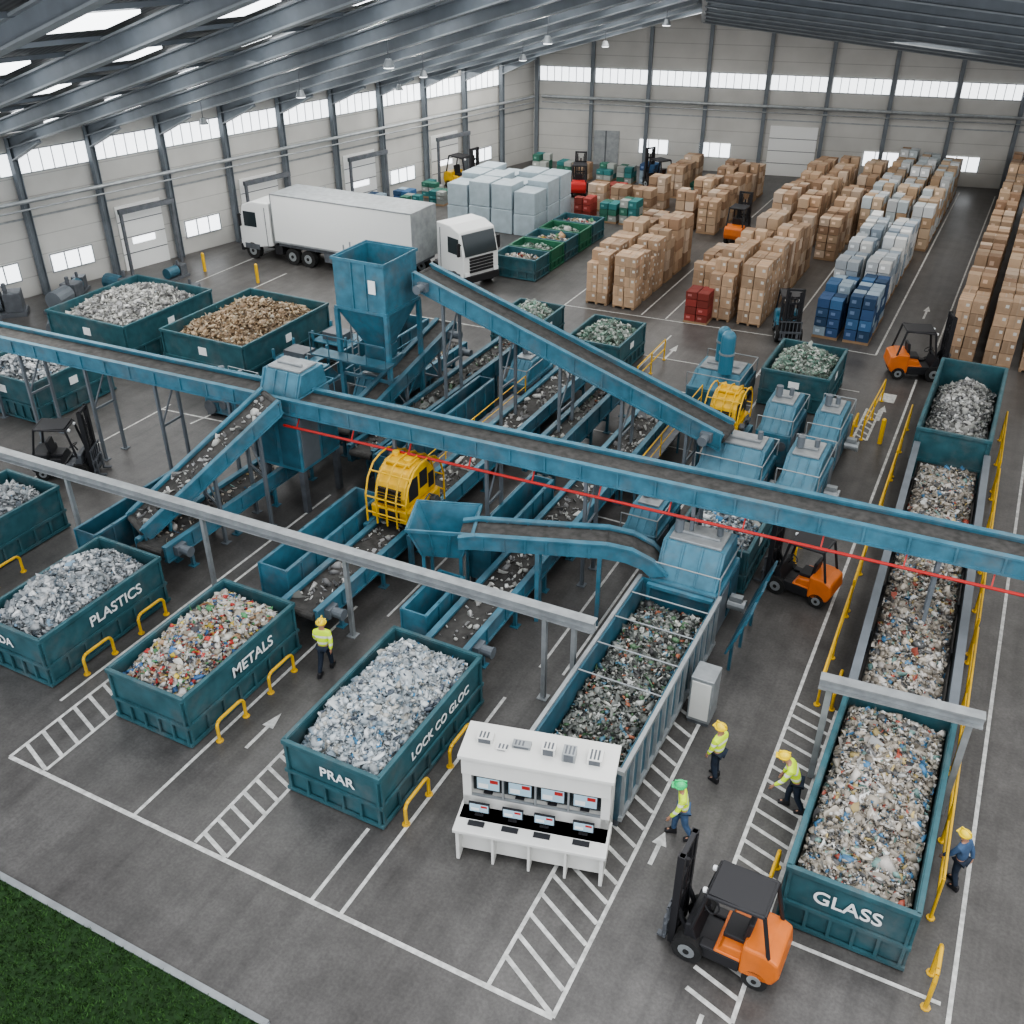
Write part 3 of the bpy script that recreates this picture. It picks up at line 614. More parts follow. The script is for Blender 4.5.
# ---------------------------------------------------------------- machines
def machine(x0,x1,y0,y1,h,label,m='blue',z0=.15,motor=True,top='steel',dark_mouth=False):
    r=root('sorting_machine',label,'sorting machine',((x0+x1)/2,(y0+y1)/2,0),group=None)
    b=MB(); hb=z0+(h-z0)*.62; b.box(x0,x1,y0,y1,z0,hb); part(r,'housing',b,m,True,bevel=.04)
    b=MB(); yc=(y0+y1)/2; c=(y1-y0)*.18
    b.prism([(y0+.05,hb),(y1-.05,hb),(y1-c,h),(y0+c*1.6,h)],x0+.1,x1-.1)
    for i in range(4):
        x=x0+.2+(x1-x0-.4)*i/3; b.prism([(y0+.03,hb),(y0+.12,hb),(y0+c*1.6+.04,h+.03),(y0+c*1.6-.05,h+.03)],x-.03,x+.03)
    part(r,'hood',b,m,True,bevel=.02)
    b=MB(); b.box(x0+.25,x1-.25,y0+c*1.8,y1-c*1.3,h,h+.08); b.box(x0+.4,x1-.4,yc-.05,yc+.05,h+.08,h+.16); part(r,'lid',b,top,True,bevel=.02)
    if dark_mouth:
        b=MB(); b.box(x0+.15,x1-.15,y0-.04,y0,1.0,hb-.05); part(r,'dark_mouth',b,'black',True)  # solid black panel paints the shade inside the discharge opening
        b=MB()
        for x in (x0+.05,x1-.15): b.box(x,x+.1,y0-.35,y0,.9,hb+.05)
        b.box(x0+.05,x1-.05,y0-.4,y0,hb-.02,hb+.08)
        for k in range(7): x=x0+.25+k*(x1-x0-.5)/6; b.box(x-.07,x+.07,y0-.1,y0-.06,hb-.5,hb)
        part(r,'discharge_frame',b,m,True)
    else:
        n_=max(2,int((x1-x0)/.8))
        for i in range(n_):
            a=x0+(x1-x0)*i/n_+.08; e=x0+(x1-x0)*(i+1)/n_-.08; b=MB(); b.box(a,e,y0-.03,y0,z0+.15,hb-.12); b.box(a+.06,a+.1,y0-.05,y0-.03,(z0+hb)/2-.08,(z0+hb)/2+.08); part(r,'access_panel',b,'blue2',True,bevel=.01)
    n_=max(2,int((y1-y0)/.9))
    for i in range(n_):
        a=y0+(y1-y0)*i/n_+.08; e=y0+(y1-y0)*(i+1)/n_-.08; b=MB(); b.box(x1,x1+.03,a,e,z0+.15,hb-.12); part(r,'access_panel',b,'blue2' if i%2 else 'colsteel',True,bevel=.01)
    for x in (x0+.12,x1-.12):
        for y in (y0+.12,y1-.12): b=MB(); b.box(x-.1,x+.1,y-.1,y+.1,0,z0); part(r,'foot',b,'dsteel',True)
    if motor:
        b=MB(); b.cyl((x1+.05,yc,hb*.5),(x1+.5,yc,hb*.5),.17,12); b.cyl((x1+.5,yc,hb*.5),(x1+.56,yc,hb*.5),.2,12); b.box(x1+.1,x1+.45,yc-.1,yc+.1,hb*.5+.15,hb*.5+.3); part(r,'motor',b,'steel',True)
        b=MB(); b.cyl((x0+.4,yc,h+.1),(x0+.4,yc,h+.5),.13,10); part(r,'vent',b,'colsteel',True)
        b=MB(); b.cyl((x1-.5,yc+.3,h),(x1-.5,yc+.3,h+.35),.09,10); part(r,'vent',b,'colsteel',True)
        if not dark_mouth: b=MB(); b.cyl((x0+.3,y0-.08,hb*.45),(x0+.3,y0-.02,hb*.45),.3,16); b.cyl((x0+1.0,y0-.08,hb*.7),(x0+1.0,y0-.02,hb*.7),.18,14); b.beam((x0+.3,y0-.05,hb*.45+.25),(x0+1.0,y0-.05,hb*.7+.15),.03,.06); part(r,'drive_wheel',b,'dsteel',True)
    b=MB()
    for x in (x0,x1): b.cyl((x,y0,hb),(x,y0,hb+.6),.022,6); b.cyl((x,y1,hb),(x,y1,hb+.6),.022,6)
    b.cyl((x0,y0,hb+.6),(x1,y0,hb+.6),.022,6); b.cyl((x0,y1,hb+.6),(x1,y1,hb+.6),.022,6); b.cyl((x1,y0,hb+.6),(x1,y1,hb+.6),.022,6); part(r,'handrail',b,'steel' if h<3 else 'blue',True)
    return r
machine(-6.95,-4.95,22.0,24.2,2.75,'blue shredder housing with sloped hood feeding a waste trough',dark_mouth=True)
machine(-8.0,-5.7,29.2,31.4,2.3,'blue sorting machine with grey lid at the foot of a conveyor')
machine(-5.3,-3.9,29.6,32.4,2.1,'blue sorting machine with side motor next to a lane')
machine(-6.9,-5.6,33.0,35.6,2.3,'blue sorting machine with hood and handrail')
machine(-5.2,-4.0,33.6,36.4,2.0,'compact blue sorting machine near a container')
machine(-21.3,-19.5,22.6,24.7,4.9,'blue transfer tower joining the inclined and overhead conveyors',motor=False,z0=1.6)
machine(-10.8,-8.6,36.8,39.6,1.4,'low blue machine platform with vertical tanks',motor=False)
machine(-25.4,-23.7,27.2,30.6,1.9,'low blue machine beside the hopper legs')
machine(-21.9,-20.6,28.6,30.6,2.2,'blue feeder unit standing under the hopper',motor=False)
machine(-28.0,-26.4,27.0,28.6,1.4,'low blue pump unit on the floor')
machine(-17.4,-16.3,33,35.6,2.0,'blue screening unit beside the belt line')
machine(-9.0,-7.8,25.0,27.4,1.7,'low blue screening unit below the overhead conveyor')
for i,y in enumerate((21.3,22.4,23.5)):
    b=MB(); b.prism([(y-.5,.9),(y+.45,.9),(y+.5,2.1),(y-.35,2.3)],-.03,.03)
    for k in range(4): b.prism([(y-.45,1.05+k*.3),(y+.45,1.05+k*.3),(y+.45,1.1+k*.3),(y-.45,1.1+k*.3)],.03,.06)
    b.v=[(x+ (z-.9)*.35-4.3,yy,z) for x,yy,z in b.v]; b.beam((-4.25,y,0),(-4.25,y,.95),.08,.08)
    single('guard_plate','angled blue guard plate beside the shredder housing','guard',b,'blue2',(-4.25,y,0),group='guard plates')
for (x,y,h,rr) in ((-9.4,37.4,3.3,.3),(-9.9,38.6,3.0,.28)):
    r=root('storage_tank','upright blue cylindrical tank with domed top','tank',(x,y,1.55))
    b=MB(); b.cyl((0,0,0),(0,0,h-1.8),rr,16); b.dome((0,0,h-1.8),rr); part(r,'shell',b,'tank',smooth=False)
    b=MB(); b.cyl((0,0,.8),(0,0,.88),rr+.03,16); part(r,'band',b,'steel')
def yellow_unit(x,y,z,rz,sc,label):
    r=root('baling_unit',label,'sorting machine',(x,y,z),rz,scale=sc)
    b=MB(); b.box(-.75,.75,-1.05,1.05,.0,.5); part(r,'body',b,'yellow',bevel=.05)
    b=MB(); b.prism([(-.95,.5),(.95,.5),(1.0,.95),(.88,1.35),(.6,1.7),(.2,1.88),(-.25,1.88),(-.62,1.7),(-.88,1.35),(-1.0,.95)],-.62,.62); part(r,'cab',b,'yellow',bevel=.08)
    b=MB(); b.box(-.5,.5,-.45,.35,1.86,1.98); b.cyl((-.3,.0,1.98),(-.3,.0,2.14),.13,10); b.cyl((.3,-.2,1.98),(.3,-.2,2.1),.16,10); part(r,'roof_panel',b,'yellow',bevel=.03)
    b=MB()
    for k in range(6): z_=.62+k*.11; b.box(-.45,.45,-1.03,-.94,z_,z_+.055)
    b.box(.62,.645,-.75,-.2,.75,1.5); b.box(.62,.645,-.05,.4,.95,1.55); b.box(.62,.645,.5,.82,.7,1.25); b.box(-.4,.4,-1.08,-1.05,.1,.42); part(r,'grille',b,'black')
    for s_ in (-.8,-.4,0,.4,.8): 
        b=MB(); b.tube([(s_,-1.22,-.1),(s_,-1.22,.95),(s_,-1.02,1.5),(s_,-.65,1.9),(s_,-.2,2.02),(s_,.25,2.02),(s_,.7,1.88),(s_,1.05,1.45),(s_,1.22,.95),(s_,1.22,-.1)],.035,6); part(r,'cage_bar',b,'yellow')
    b=MB()
    for (yy,zz_) in ((-1.22,.3),(-1.22,.9),(-.85,1.7),(.9,1.68),(1.22,.9),(1.22,.3)): b.cyl((-.82,yy,zz_),(.82,yy,zz_),.03,6)
    part(r,'cage_rail',b,'yellow')
    for y_ in (-.7,0,.7): b=MB(); b.cyl((-.84,y_,.05),(.84,y_,.05),.2,14); b.cyl((-.9,y_,.05),(.9,y_,.05),.08,8); part(r,'drum',b,'dsteel')
    b=MB(); b.cyl((.78,-.5,.4),(1.0,-.5,.4),.16,12); b.cyl((.78,.4,.4),(1.0,.4,.4),.13,12); b.tube([(.9,-.5,.55),(.95,0,.8),(.9,.4,.5)],.03,6); part(r,'motor',b,'dsteel')
    return r
yellow_unit(-15.35,22.5,1.5,rad(0),.92,'rounded yellow caged separator unit straddling a belt conveyor')
yellow_unit(-8.0,32.9,1.4,0,.8,'compact yellow separator unit above blue sorting machinery')
r=root('support_frame','blue steel stand under the yellow separator unit','stand',(-8.0,32.9,0))
b=MB(); b.box(-.8,.8,-1,1,.9,1.2); part(r,'platform',b,'blue')
for x in (-.7,.7):
    for y in (-.9,.9): b=MB(); b.box(x-.07,x+.07,y-.07,y+.07,0,.9); part(r,'leg',b,'blue')
r=root('support_frame','blue steel stand straddling the belt conveyor','stand',(-15.35,22.5,0))
for x in (-.8,.8):
    b=MB(); b.box(x-.08,x+.08,-1.2,1.2,1.15,1.3); part(r,'beam',b,'blue')
    for y in (-1.1,1.1): b=MB(); b.box(x-.07,x+.07,y-.07,y+.07,0,1.15); part(r,'leg',b,'blue')
def walkway(x0,x1,y0,y1,z,label):
    r=root('maintenance_walkway',label,'walkway',((x0+x1)/2,(y0+y1)/2,0))
    b=MB(); b.box(x0,x1,y0,y1,z-.06,z)
    part(r,'deck',b,'dsteel',True)
    k=max(1,int((y1-y0)/1.8))
    b=MB(); b.cyl((x1,y0,z+.9),(x1,y1,z+.9),.025,6); b.cyl((x1,y0,z+.45),(x1,y1,z+.45),.02,6)
    for i in range(k+1): y=y0+(y1-y0)*i/k; b.cyl((x1,y,z),(x1,y,z+.9),.025,6)
    part(r,'handrail',b,'yellow' if x0>-17 else 'blue',True)
    for i in range(k+1):
        y=y0+.05+(y1-y0-.1)*i/k; b=MB(); b.box(x0+.03,x0+.1,y-.035,y+.035,0,z-.06); b.box(x1-.1,x1-.03,y-.035,y+.035,0,z-.06); part(r,'leg',b,'blue',True)
walkway(-16.75,-16.15,24.2,32.6,1.0,'narrow steel maintenance walkway with yellow handrail')
walkway(-10.2,-9.6,28,35,1.0,'narrow steel maintenance walkway with yellow handrail')
walkway(-22.8,-22.2,31.5,36.5,1.0,'narrow steel maintenance walkway with blue handrail')

# open trough in front of the shredder
r=root('waste_trough','open grey-blue steel trough with cross bars full of dark waste','waste trough',(-5.95,18.6,0))
b=MB(); x0,x1,y0,y1=-7.1,-4.9,14.75,21.8
lo=lambda d,z:[(x0+d,y0+d,z),(x1-d,y0+d,z),(x1-d,y1-d,z),(x0+d,y1-d,z)]
b.loft([lo(0,.3),lo(0,1.9),lo(.06,1.9),lo(.06,.5)]); part(r,'body',b,'blue2',True)
b=MB()
for i in range(14):
    y=y0+.1+(y1-y0-.2)*i/13; b.box(x1,x1+.08,y-.04,y+.04,.3,1.85); b.box(x0-.08,x0,y-.04,y+.04,.3,1.85)
b.box(x1,x1+.1,y0,y1,1.85,1.97);b.box(x0-.1,x0,y0,y1,1.85,1.97);b.box(x0-.1,x1+.1,y0-.1,y0,1.85,1.97);b.box(x1,x1+.09,y0,y1,.3,.42)
part(r,'rail',b,'steel',True)
for i in range(4):
    y=y0+2.6+i*1.2; b=MB(); b.cyl((x0+.02,y,1.93),(x1-.02,y,1.93),.022,6); part(r,'cross_bar',b,'steel',True)
for x in (x0+.1,x1-.1):
    for y in (y0+.15,18.5,y1-.15): b=MB(); b.box(x-.07,x+.07,y-.07,y+.07,0,.3); part(r,'leg',b,'dsteel',True)
heap(-7.02,-4.98,15.4,21.7,1.15,.35,'dark',7000,.095,'dark mixed waste filling the open steel trough',floor=.55)
r=root('control_cabinet','small grey electrical cabinet beside the waste trough','cabinet',(-4.35,19.2,0))
b=MB(); b.box(-.3,.3,-.35,.35,.1,1.5); part(r,'body',b,'steel',bevel=.02)
b=MB(); b.box(-.25,.25,-.37,-.35,.2,1.4); part(r,'door',b,'cream',bevel=.01)
b=MB(); b.box(-.28,.28,-.33,.33,0,.1); part(r,'plinth',b,'dsteel')

# long trough conveyor
r=root('trough_conveyor','long steel trough conveyor heaped with mixed grey waste','conveyor',(0,27,0))
b=MB(); b.beam((0.15,20.3,.85),(-.3,34.4,.85),2.0,.12); part(r,'belt',b,'belt',True)
for s_ in (-1,1):
    b=MB(); b.beam((.15+s_*1.12,20.3,1.05),(-.3+s_*1.12,34.4,1.05),.07,1.1); b.beam((.15+s_*1.16,20.3,1.62),(-.3+s_*1.16,34.4,1.62),.22,.07)
    for i in range(14):
        t=i/13; x=.15-.45*t+s_*1.18; y=20.35+13.9*t; b.beam((x,y,.1),(x,y,1.6),.07,.07)
    part(r,'side_wall',b,'colsteel',True)
for i in range(6):
    t=(i+.5)/6; x=.15-.45*t; y=20.3+14.1*t; b=MB(); b.beam((x-1,y,.4),(x+1,y,.4),.1,.1); b.box(x-1.08,x-.94,y-.07,y+.07,0,.8); b.box(x+.94,x+1.08,y-.07,y+.07,0,.8); part(r,'leg',b,'dsteel',True)
hp=heap(-.92,.98,20.4,34.2,1.0,.6,'glass',15000,.10,'mixed grey and white waste heaped along a trough conveyor',lumps=5,floor=.95,powx=1.6)
hp.rotation_euler=(0,0,rad(1.7)); hp.location.x-=.1
def handrail(pts,label,h=1.05,m='yellow',group='yellow safety handrails',sp=1.6):
    p=Vector(pts[0]);q=Vector(pts[-1]); r=root('safety_railing',label,'railing',(p.x,p.y,0),group=group)
    for z in (h,h*.55):
        b=MB(); b.cyl((p.x,p.y,z),(q.x,q.y,z),.032,8); part(r,'rail',b,m,True)
    L=(q-p).length; k=max(1,int(L/sp))
    for i in range(k+1):
        c=p.lerp(q,i/k); b=MB(); b.cyl((c.x,c.y,0),(c.x,c.y,h),.035,8); b.cyl((c.x,c.y,0),(c.x,c.y,.03),.09,8); part(r,'post',b,m,True)
for y in (15.6,20.2,25,30,35): handrail([(1.78-(y-15)*.022,y,0),(1.78-(y+4.4-15)*.022,y+4.4,0)],'long yellow tubular handrail beside the waste trough',1.25)
for y in (21,25.5,30,34.5): handrail([(-1.75-(y-20)*.02,y,0),(-1.75-(y+4.2-20)*.02,y+4.2,0)],'long yellow tubular handrail beside the waste trough',1.1)
handrail([(-3.6,37,0),(-3.5,41,0)],'yellow handrail beside teal container',1.0)
handrail([(-13.2,37.5,0),(-13.2,41,0)],'yellow handrail beside teal container',1.0)
def hoop(x,y,l=1.0,h=.62,rz=0):
    b=MB(); pts=[(0,-l/2,0),(0,-l/2,h*.8),(0,-l/2+.06,h*.95),(0,-l/2+.15,h),(0,l/2-.15,h),(0,l/2-.06,h*.95),(0,l/2,h*.8),(0,l/2,0)]
    b.tube(pts,.045,8); b.cyl((0,-l/2,0),(0,-l/2,.02),.1,8); b.cyl((0,l/2,0),(0,l/2,.02),.1,8)
    o=single('guard_hoop','yellow tubular guard hoop bolted to the floor','barrier',b,'yellow',group='yellow guard hoops',smooth=False); o.location=(x,y,0); o.rotation_euler=(0,0,rz)
for x,y in ((-19.8,13.6),(-19.8,15.6),(-14.85,13.3),(-14.85,15.3),(-9.25,13.2),(-9.25,15.2),(-1.4,14.9),(-25.4,15.2),(-1.4,21.5),(-3.9,27.8),(-4.0,37.6)): hoop(x,y)
hoop(1.95,13.9,.8,1.0)

# grey portal beams
r=root('gantry_beam','long grey steel gantry beam on slender posts','gantry',(-17,17.8,0))
b=ibeam((-42,17.1,2.85),(-6.95,18.0,2.85),.28,.3,.04); part(r,'beam',b,'steel',True)
for x in (-41,-36,-31.6,-29.6,-24.7,-19.3,-14.3,-8.3,-7.5):
    y=17.1+(x+42)*.0257; b=MB(); b.box(x-.06,x+.06,y-.06,y+.06,0,2.7); b.box(x-.14,x+.14,y-.14,y+.14,0,.03); part(r,'post',b,'steel',True)
r=root('gantry_beam','grey steel portal beam spanning the waste trough','gantry',(0,18.6,0))
b=ibeam((-1.6,18.4,2.95),(1.85,18.7,2.95),.26,.28,.04); part(r,'beam',b,'steel',True)
for x,y in ((-1.35,18.42),(1.6,18.68)): b=MB(); b.box(x-.07,x+.07,y-.07,y+.07,0,2.82); part(r,'post',b,'steel',True)

# ---------------------------------------------------------------- control desk
r=root('control_desk','white control booth with glazed band, monitors and desk ledge','control desk',(-6.35,13.45,0),rad(14))
w2=1.62
b=MB(); b.box(-w2-.05,w2+.05,-.75,.25,.9,1.0); part(r,'worktop',b,'cream',bevel=.02)
b=MB(); b.box(-w2,w2,-.45,-.38,.12,.9); b.box(-w2,-w2+.08,-.68,.85,0,.9); b.box(w2-.08,w2,-.68,.85,0,.9); b.box(-w2,w2,-.38,.85,.12,1.0)
for x in (-.8,0,.8): b.box(x-.03,x+.03,-.66,-.38,0,.9)
part(r,'base',b,'cream',bevel=.01)
b=MB(); b.box(-w2+.1,w2-.1,-.3,.8,0,.12); part(r,'plinth',b,'dsteel')
b=MB(); 
b.box(-w2,w2,.75,.9,1.0,2.5); b.box(-w2,-w2+.2,.0,.9,1.0,2.5); b.box(w2-.2,w2,.0,.9,1.0,2.5); b.box(-w2,w2,-.08,.12,2.02,2.5); b.box(-w2-.06,w2+.06,-.14,.96,2.5,2.6); b.box(-w2,w2,.0,.9,1.0,1.32)
part(r,'cabinet',b,'cream',bevel=.015)
b=MB()
for x in (-.72,.0,.72): b.box(x-.02,x+.02,.0,.06,1.32,2.02)
b.box(-w2+.2,w2-.2,.0,.06,1.32,1.36); part(r,'window_frame',b,'steel')
b=MB(); b.box(-w2+.2,w2-.2,.2,.22,1.32,2.02); part(r,'window_pane',b,'glass')
def monitor(r,x,y,z,w,h):
    b=MB(); b.box(x-w/2,x+w/2,y,y+.05,z,z+h); b.box(x-.03,x+.03,y+.02,y+.07,z-.06,z); b.box(x-.1,x+.1,y-.04,y+.1,z-.07,z-.055)
    o=part(r,'monitor',b,'black')
    s_=MB(); s_.box(x-w/2+.02,x+w/2-.02,y-.004,y,z+.02,z+h-.02); s_.box(x-w/2+.05,x,y-.007,y-.004,z+.06,z+h*.5,1); s_.box(x+.04,x+w/2-.05,y-.007,y-.004,z+h*.6,z+h-.05,2)
    q=mesh_obj('screen',s_,['screen','letter','red']); q.parent=o
for x in (-1.07,-.36,.36,1.07): monitor(r,x,.1,1.45,.54,.38)
for x in (-1.2,-.45,.25,1.1): monitor(r,x,-.22,1.07,.46,.27)
for x in (-1.2,-.45,.25,1.1):
    b=MB(); b.box(x-.18,x+.18,-.55,-.41,1.002,1.02); part(r,'keyboard',b,'black')
for (x,y,a,c,h,m) in ((-1.2,.45,.35,.25,.15,'cream'),(.2,.4,.3,.25,.2,'cream'),(.65,.35,.28,.3,.22,'steel'),(1.2,.4,.32,.35,.16,'cream'),(-.4,.45,.4,.2,.08,'steel'),(-.8,.3,.25,.2,.05,'cream')):
    b=MB(); b.box(x-a/2,x+a/2,y-c/2,y+c/2,2.6,2.6+h); b.box(x-a/2+.04,x+a/2-.04,y-c/2-.01,y-c/2,2.62,2.58+h,1)
    for k in range(3): b.box(x-a/2+.05+k*.08,x-a/2+.09+k*.08,y-c/2+.03,y+c/2-.03,2.6+h,2.605+h,1)
    part(r,'equipment_box',b,[m,'dsteel'],bevel=.01)

# ---------------------------------------------------------------- forklift
def wheel(r,x,y,rr,w,m='tyre'):
    b=MB(); b.cyl((x-w/2,y,rr),(x+w/2,y,rr),rr,20,0); b.cyl((x-w/2-.01,y,rr),(x+w/2+.01,y,rr),rr*.55,14,1); b.cyl((x-w/2-.03,y,rr),(x+w/2+.03,y,rr),rr*.2,10,0)
    return part(r,'wheel',b,[m,'steel'])
def forklift(x,y,rz,col,label,sc=1.0,fl_=2.1):
    r=root('forklift',label,'forklift',(x,y,0),rz,group='forklifts',scale=sc)
    b=MB(); b.prism([(-1.15,.35),(-1.25,.6),(-1.2,1.0),(-.95,1.12),(-.45,1.12),(-.45,.3),(-1.0,.3)],-.55,.55); part(r,'counterweight',b,col,bevel=.06)
    b=MB(); b.box(-.52,.52,-.45,.75,.25,.55); b.prism([(.45,.55),(.75,.55),(.75,1.0),(.6,1.05)],-.5,.5); b.box(-.54,-.3,-.45,.4,.55,.62); b.box(.3,.54,-.45,.4,.55,.62); part(r,'chassis',b,'black' if col!='black' else 'dsteel',bevel=.03)
    b=MB(); b.box(-.53,.53,-.46,.1,.56,.66); b.prism([(-.46,.6),(.05,.6),(-.05,.86),(-.46,.9)],-.5,.5); part(r,'side_cover',b,col,bevel=.03)
    b=MB(); b.box(-.3,.3,-.5,.0,.86,.98); b.prism([(-.5,.95),(-.38,.95),(-.45,1.5),(-.57,1.5)],-.27,.27); part(r,'seat',b,'black',bevel=.03)
    b=MB(); b.cyl((0,.5,1.0),(0,.38,1.22),.025,8)
    for i in range(12):
        a0=i*math.pi/6;a1=a0+math.pi/6; f=lambda a:(.17*math.cos(a),.37+.15*math.sin(a),1.22+.08*math.sin(a)); b.cyl(f(a0),f(a1),.018,6)
    part(r,'steering_wheel',b,'black')
    b=MB()
    for s_ in (-1,1): b.tube([(s_*.48,.62,.9),(s_*.46,.4,2.05),(s_*.46,-.75,2.12),(s_*.5,-.98,1.05)],.045,8)
    for yy in np.linspace(-.7,.35,6): b.box(-.46,.46,yy-.03,yy+.03,2.05,2.11)
    b.cyl((-.46,.4,2.05),(.46,.4,2.05),.04,8); b.cyl((-.46,-.75,2.12),(.46,-.75,2.12),.04,8); b.box(-.46,.46,-.72,.38,2.11,2.14); part(r,'overhead_guard',b,'black')
    b=MB()
    for s_ in (-1,1): b.box(s_*.36-.06,s_*.36+.06,.95,1.1,.1,2.75); b.box(s_*.24-.04,s_*.24+.04,.98,1.12,.1,2.6)
    for z in (.3,1.3,2.0,2.65): b.box(-.4,.4,.97,1.07,z,z+.1)
    b.cyl((0,1.0,.2),(0,1.0,2.3),.05,8); b.cyl((-.15,1.05,.4),(-.15,1.05,2.4),.02,6); b.cyl((.15,1.05,.4),(.15,1.05,2.4),.02,6)
    b.beam((-.3,.7,.5),(-.3,.98,1.1),.08,.08); b.beam((.3,.7,.5),(.3,.98,1.1),.08,.08)
    part(r,'mast',b,'black')
    b=MB(); b.box(-.5,.5,1.12,1.18,.25,.35); b.box(-.5,.5,1.12,1.18,.6,.7)
    for k in range(6): b.box(-.48+k*.18,-.44+k*.18,1.12,1.16,.25,1.2)
    b.box(-.5,.5,1.12,1.17,1.15,1.2); part(r,'carriage',b,'dsteel')
    for s_ in (-1,1): b=MB(); b.box(s_*.3-.06,s_*.3+.06,1.18,1.24,.08,.7); b.box(s_*.3-.06,s_*.3+.06,1.18,fl_,.06,.11); part(r,'fork',b,'dsteel')
    for s_ in (-1,1): wheel(r,s_*.5,.62,.33,.24); wheel(r,s_*.45,-.8,.27,.2)
    for s_ in (-.3,.3): b=MB(); b.cyl((s_,.45,2.0),(s_,.52,1.98),.06,10); part(r,'headlamp',b,'letter')
    return r
forklift(-1.85,12.9,rad(88),'orange','orange forklift with black mast and overhead guard on the floor',.96,1.35)
forklift(-3.4,25.8,rad(80),'orange','orange forklift with dark mast beside the trough lane',.9,1.5)
forklift(-2.7,44.4,rad(-70),'orange','orange forklift with raised black mast near carton stacks',1.05,1.5)
forklift(-29.1,20.9,rad(-60),'black','dark grey forklift with tall black mast below conveyor',.95,1.5)
forklift(-15.6,61,rad(0),'orange','small orange forklift between carton rows')
forklift(-8.9,46.4,rad(200),'tank','blue forklift parked beside blue crates')
forklift(-29,67,rad(20),'red','red forklift parked near the back wall')
forklift(-24.5,71,rad(60),'orange','orange forklift parked near the back wall')
forklift(-37.2,64.5,rad(-100),'yellow','yellow forklift parked by the wall behind the lorry',1.1)

# ---------------------------------------------------------------- trucks
def cab(r,yo=0):
    b=MB(); b.prism([(yo,.9),(yo+2.2,.55),(yo+2.3,1.1),(yo+2.28,1.9),(yo+1.95,3.1),(yo+1.2,3.35),(yo,3.35)],-1.22,1.22); part(r,'cab',b,'white',bevel=.06)
    b=MB(); b.prism([(yo+2.3,1.85),(yo+2.35,1.87),(yo+2.06,2.98),(yo+1.99,2.98)],-1.08,1.08); part(r,'windscreen',b,'glass')
    for s_ in (-1,1): b=MB(); b.box(min(s_*1.22,s_*1.245),max(s_*1.22,s_*1.245),yo+1.0,yo+1.9,1.9,2.75); part(r,'side_window',b,'glass')
    b=MB(); 
    for z in (.95,1.12,1.29,1.46,1.63): b.box(-.8,.8,yo+2.26,yo+2.36,z,z+.12)
    b.box(-1.2,1.2,yo+2.2,yo+2.38,.4,.75); part(r,'grille',b,'black')
    for s_ in (-1,1): b=MB(); b.box(s_*1.0-.15,s_*1.0+.15,yo+2.3,yo+2.36,.8,1.0); part(r,'headlamp',b,'letter')
    for s_ in (-1,1): b=MB(); b.box(s_*1.38-.08,s_*1.38+.08,yo+2.05,yo+2.15,1.9,2.6); b.cyl((s_*1.2,yo+2.1,2.5),(s_*1.38,yo+2.1,2.5),.03,6); part(r,'mirror',b,'black')
    for s_ in (-1,1): b=MB(); b.box(min(s_*1.22,s_*1.26),max(s_*1.22,s_*1.26),yo+.95,yo+2.0,.6,.9); b.box(min(s_*1.22,s_*1.24),max(s_*1.22,s_*1.24),yo+.3,yo+.33,.9,3.1); part(r,'step',b,'dsteel')
    b=MB(); b.box(-.5,.5,yo-1.2,yo+2,.55,.85); b.box(-1.1,-.6,yo-.6,yo-.05,.45,1.0); b.box(.6,1.1,yo-.6,yo-.05,.45,1.0); part(r,'chassis',b,'black')
    for s_ in (-1,1): wheel(r,s_*1.05,yo+1.5,.48,.36)
r=root('lorry','white articulated lorry with long white box trailer','truck',(-38.3,45.6,0),rad(90))
cab(r,.15)
b=MB(); b.box(-1.25,1.25,-9.5,-.1,1.2,3.95); part(r,'trailer',b,'white',bevel=.05)
b=MB(); b.box(-1.15,1.15,-9.4,-.3,1.0,1.2); b.box(-1.2,-1.15,-6,-3.5,.5,1.0); b.box(1.15,1.2,-6,-3.5,.5,1.0); part(r,'trailer_chassis',b,'dsteel')
for y in (-1.2,-2.3,-7.6,-8.7):
    for s_ in (-1,1): wheel(r,s_*1.0,y,.48,.35)
b=MB(); b.box(-1.27,1.27,-9.52,-9.48,1.2,3.95); b.box(-1.27,1.27,-.12,-.08,1.2,3.95);b.box(-1.27,1.27,-9.5,-.1,3.9,3.97);b.box(-1.28,1.28,-9.5,-.1,1.2,1.3);part(r,'trailer_edge',b,'steel')
r=root('lorry','white lorry tractor unit with dark windscreen','truck',(-27.7,46.9,0),rad(-112)); cab(r,0.05)

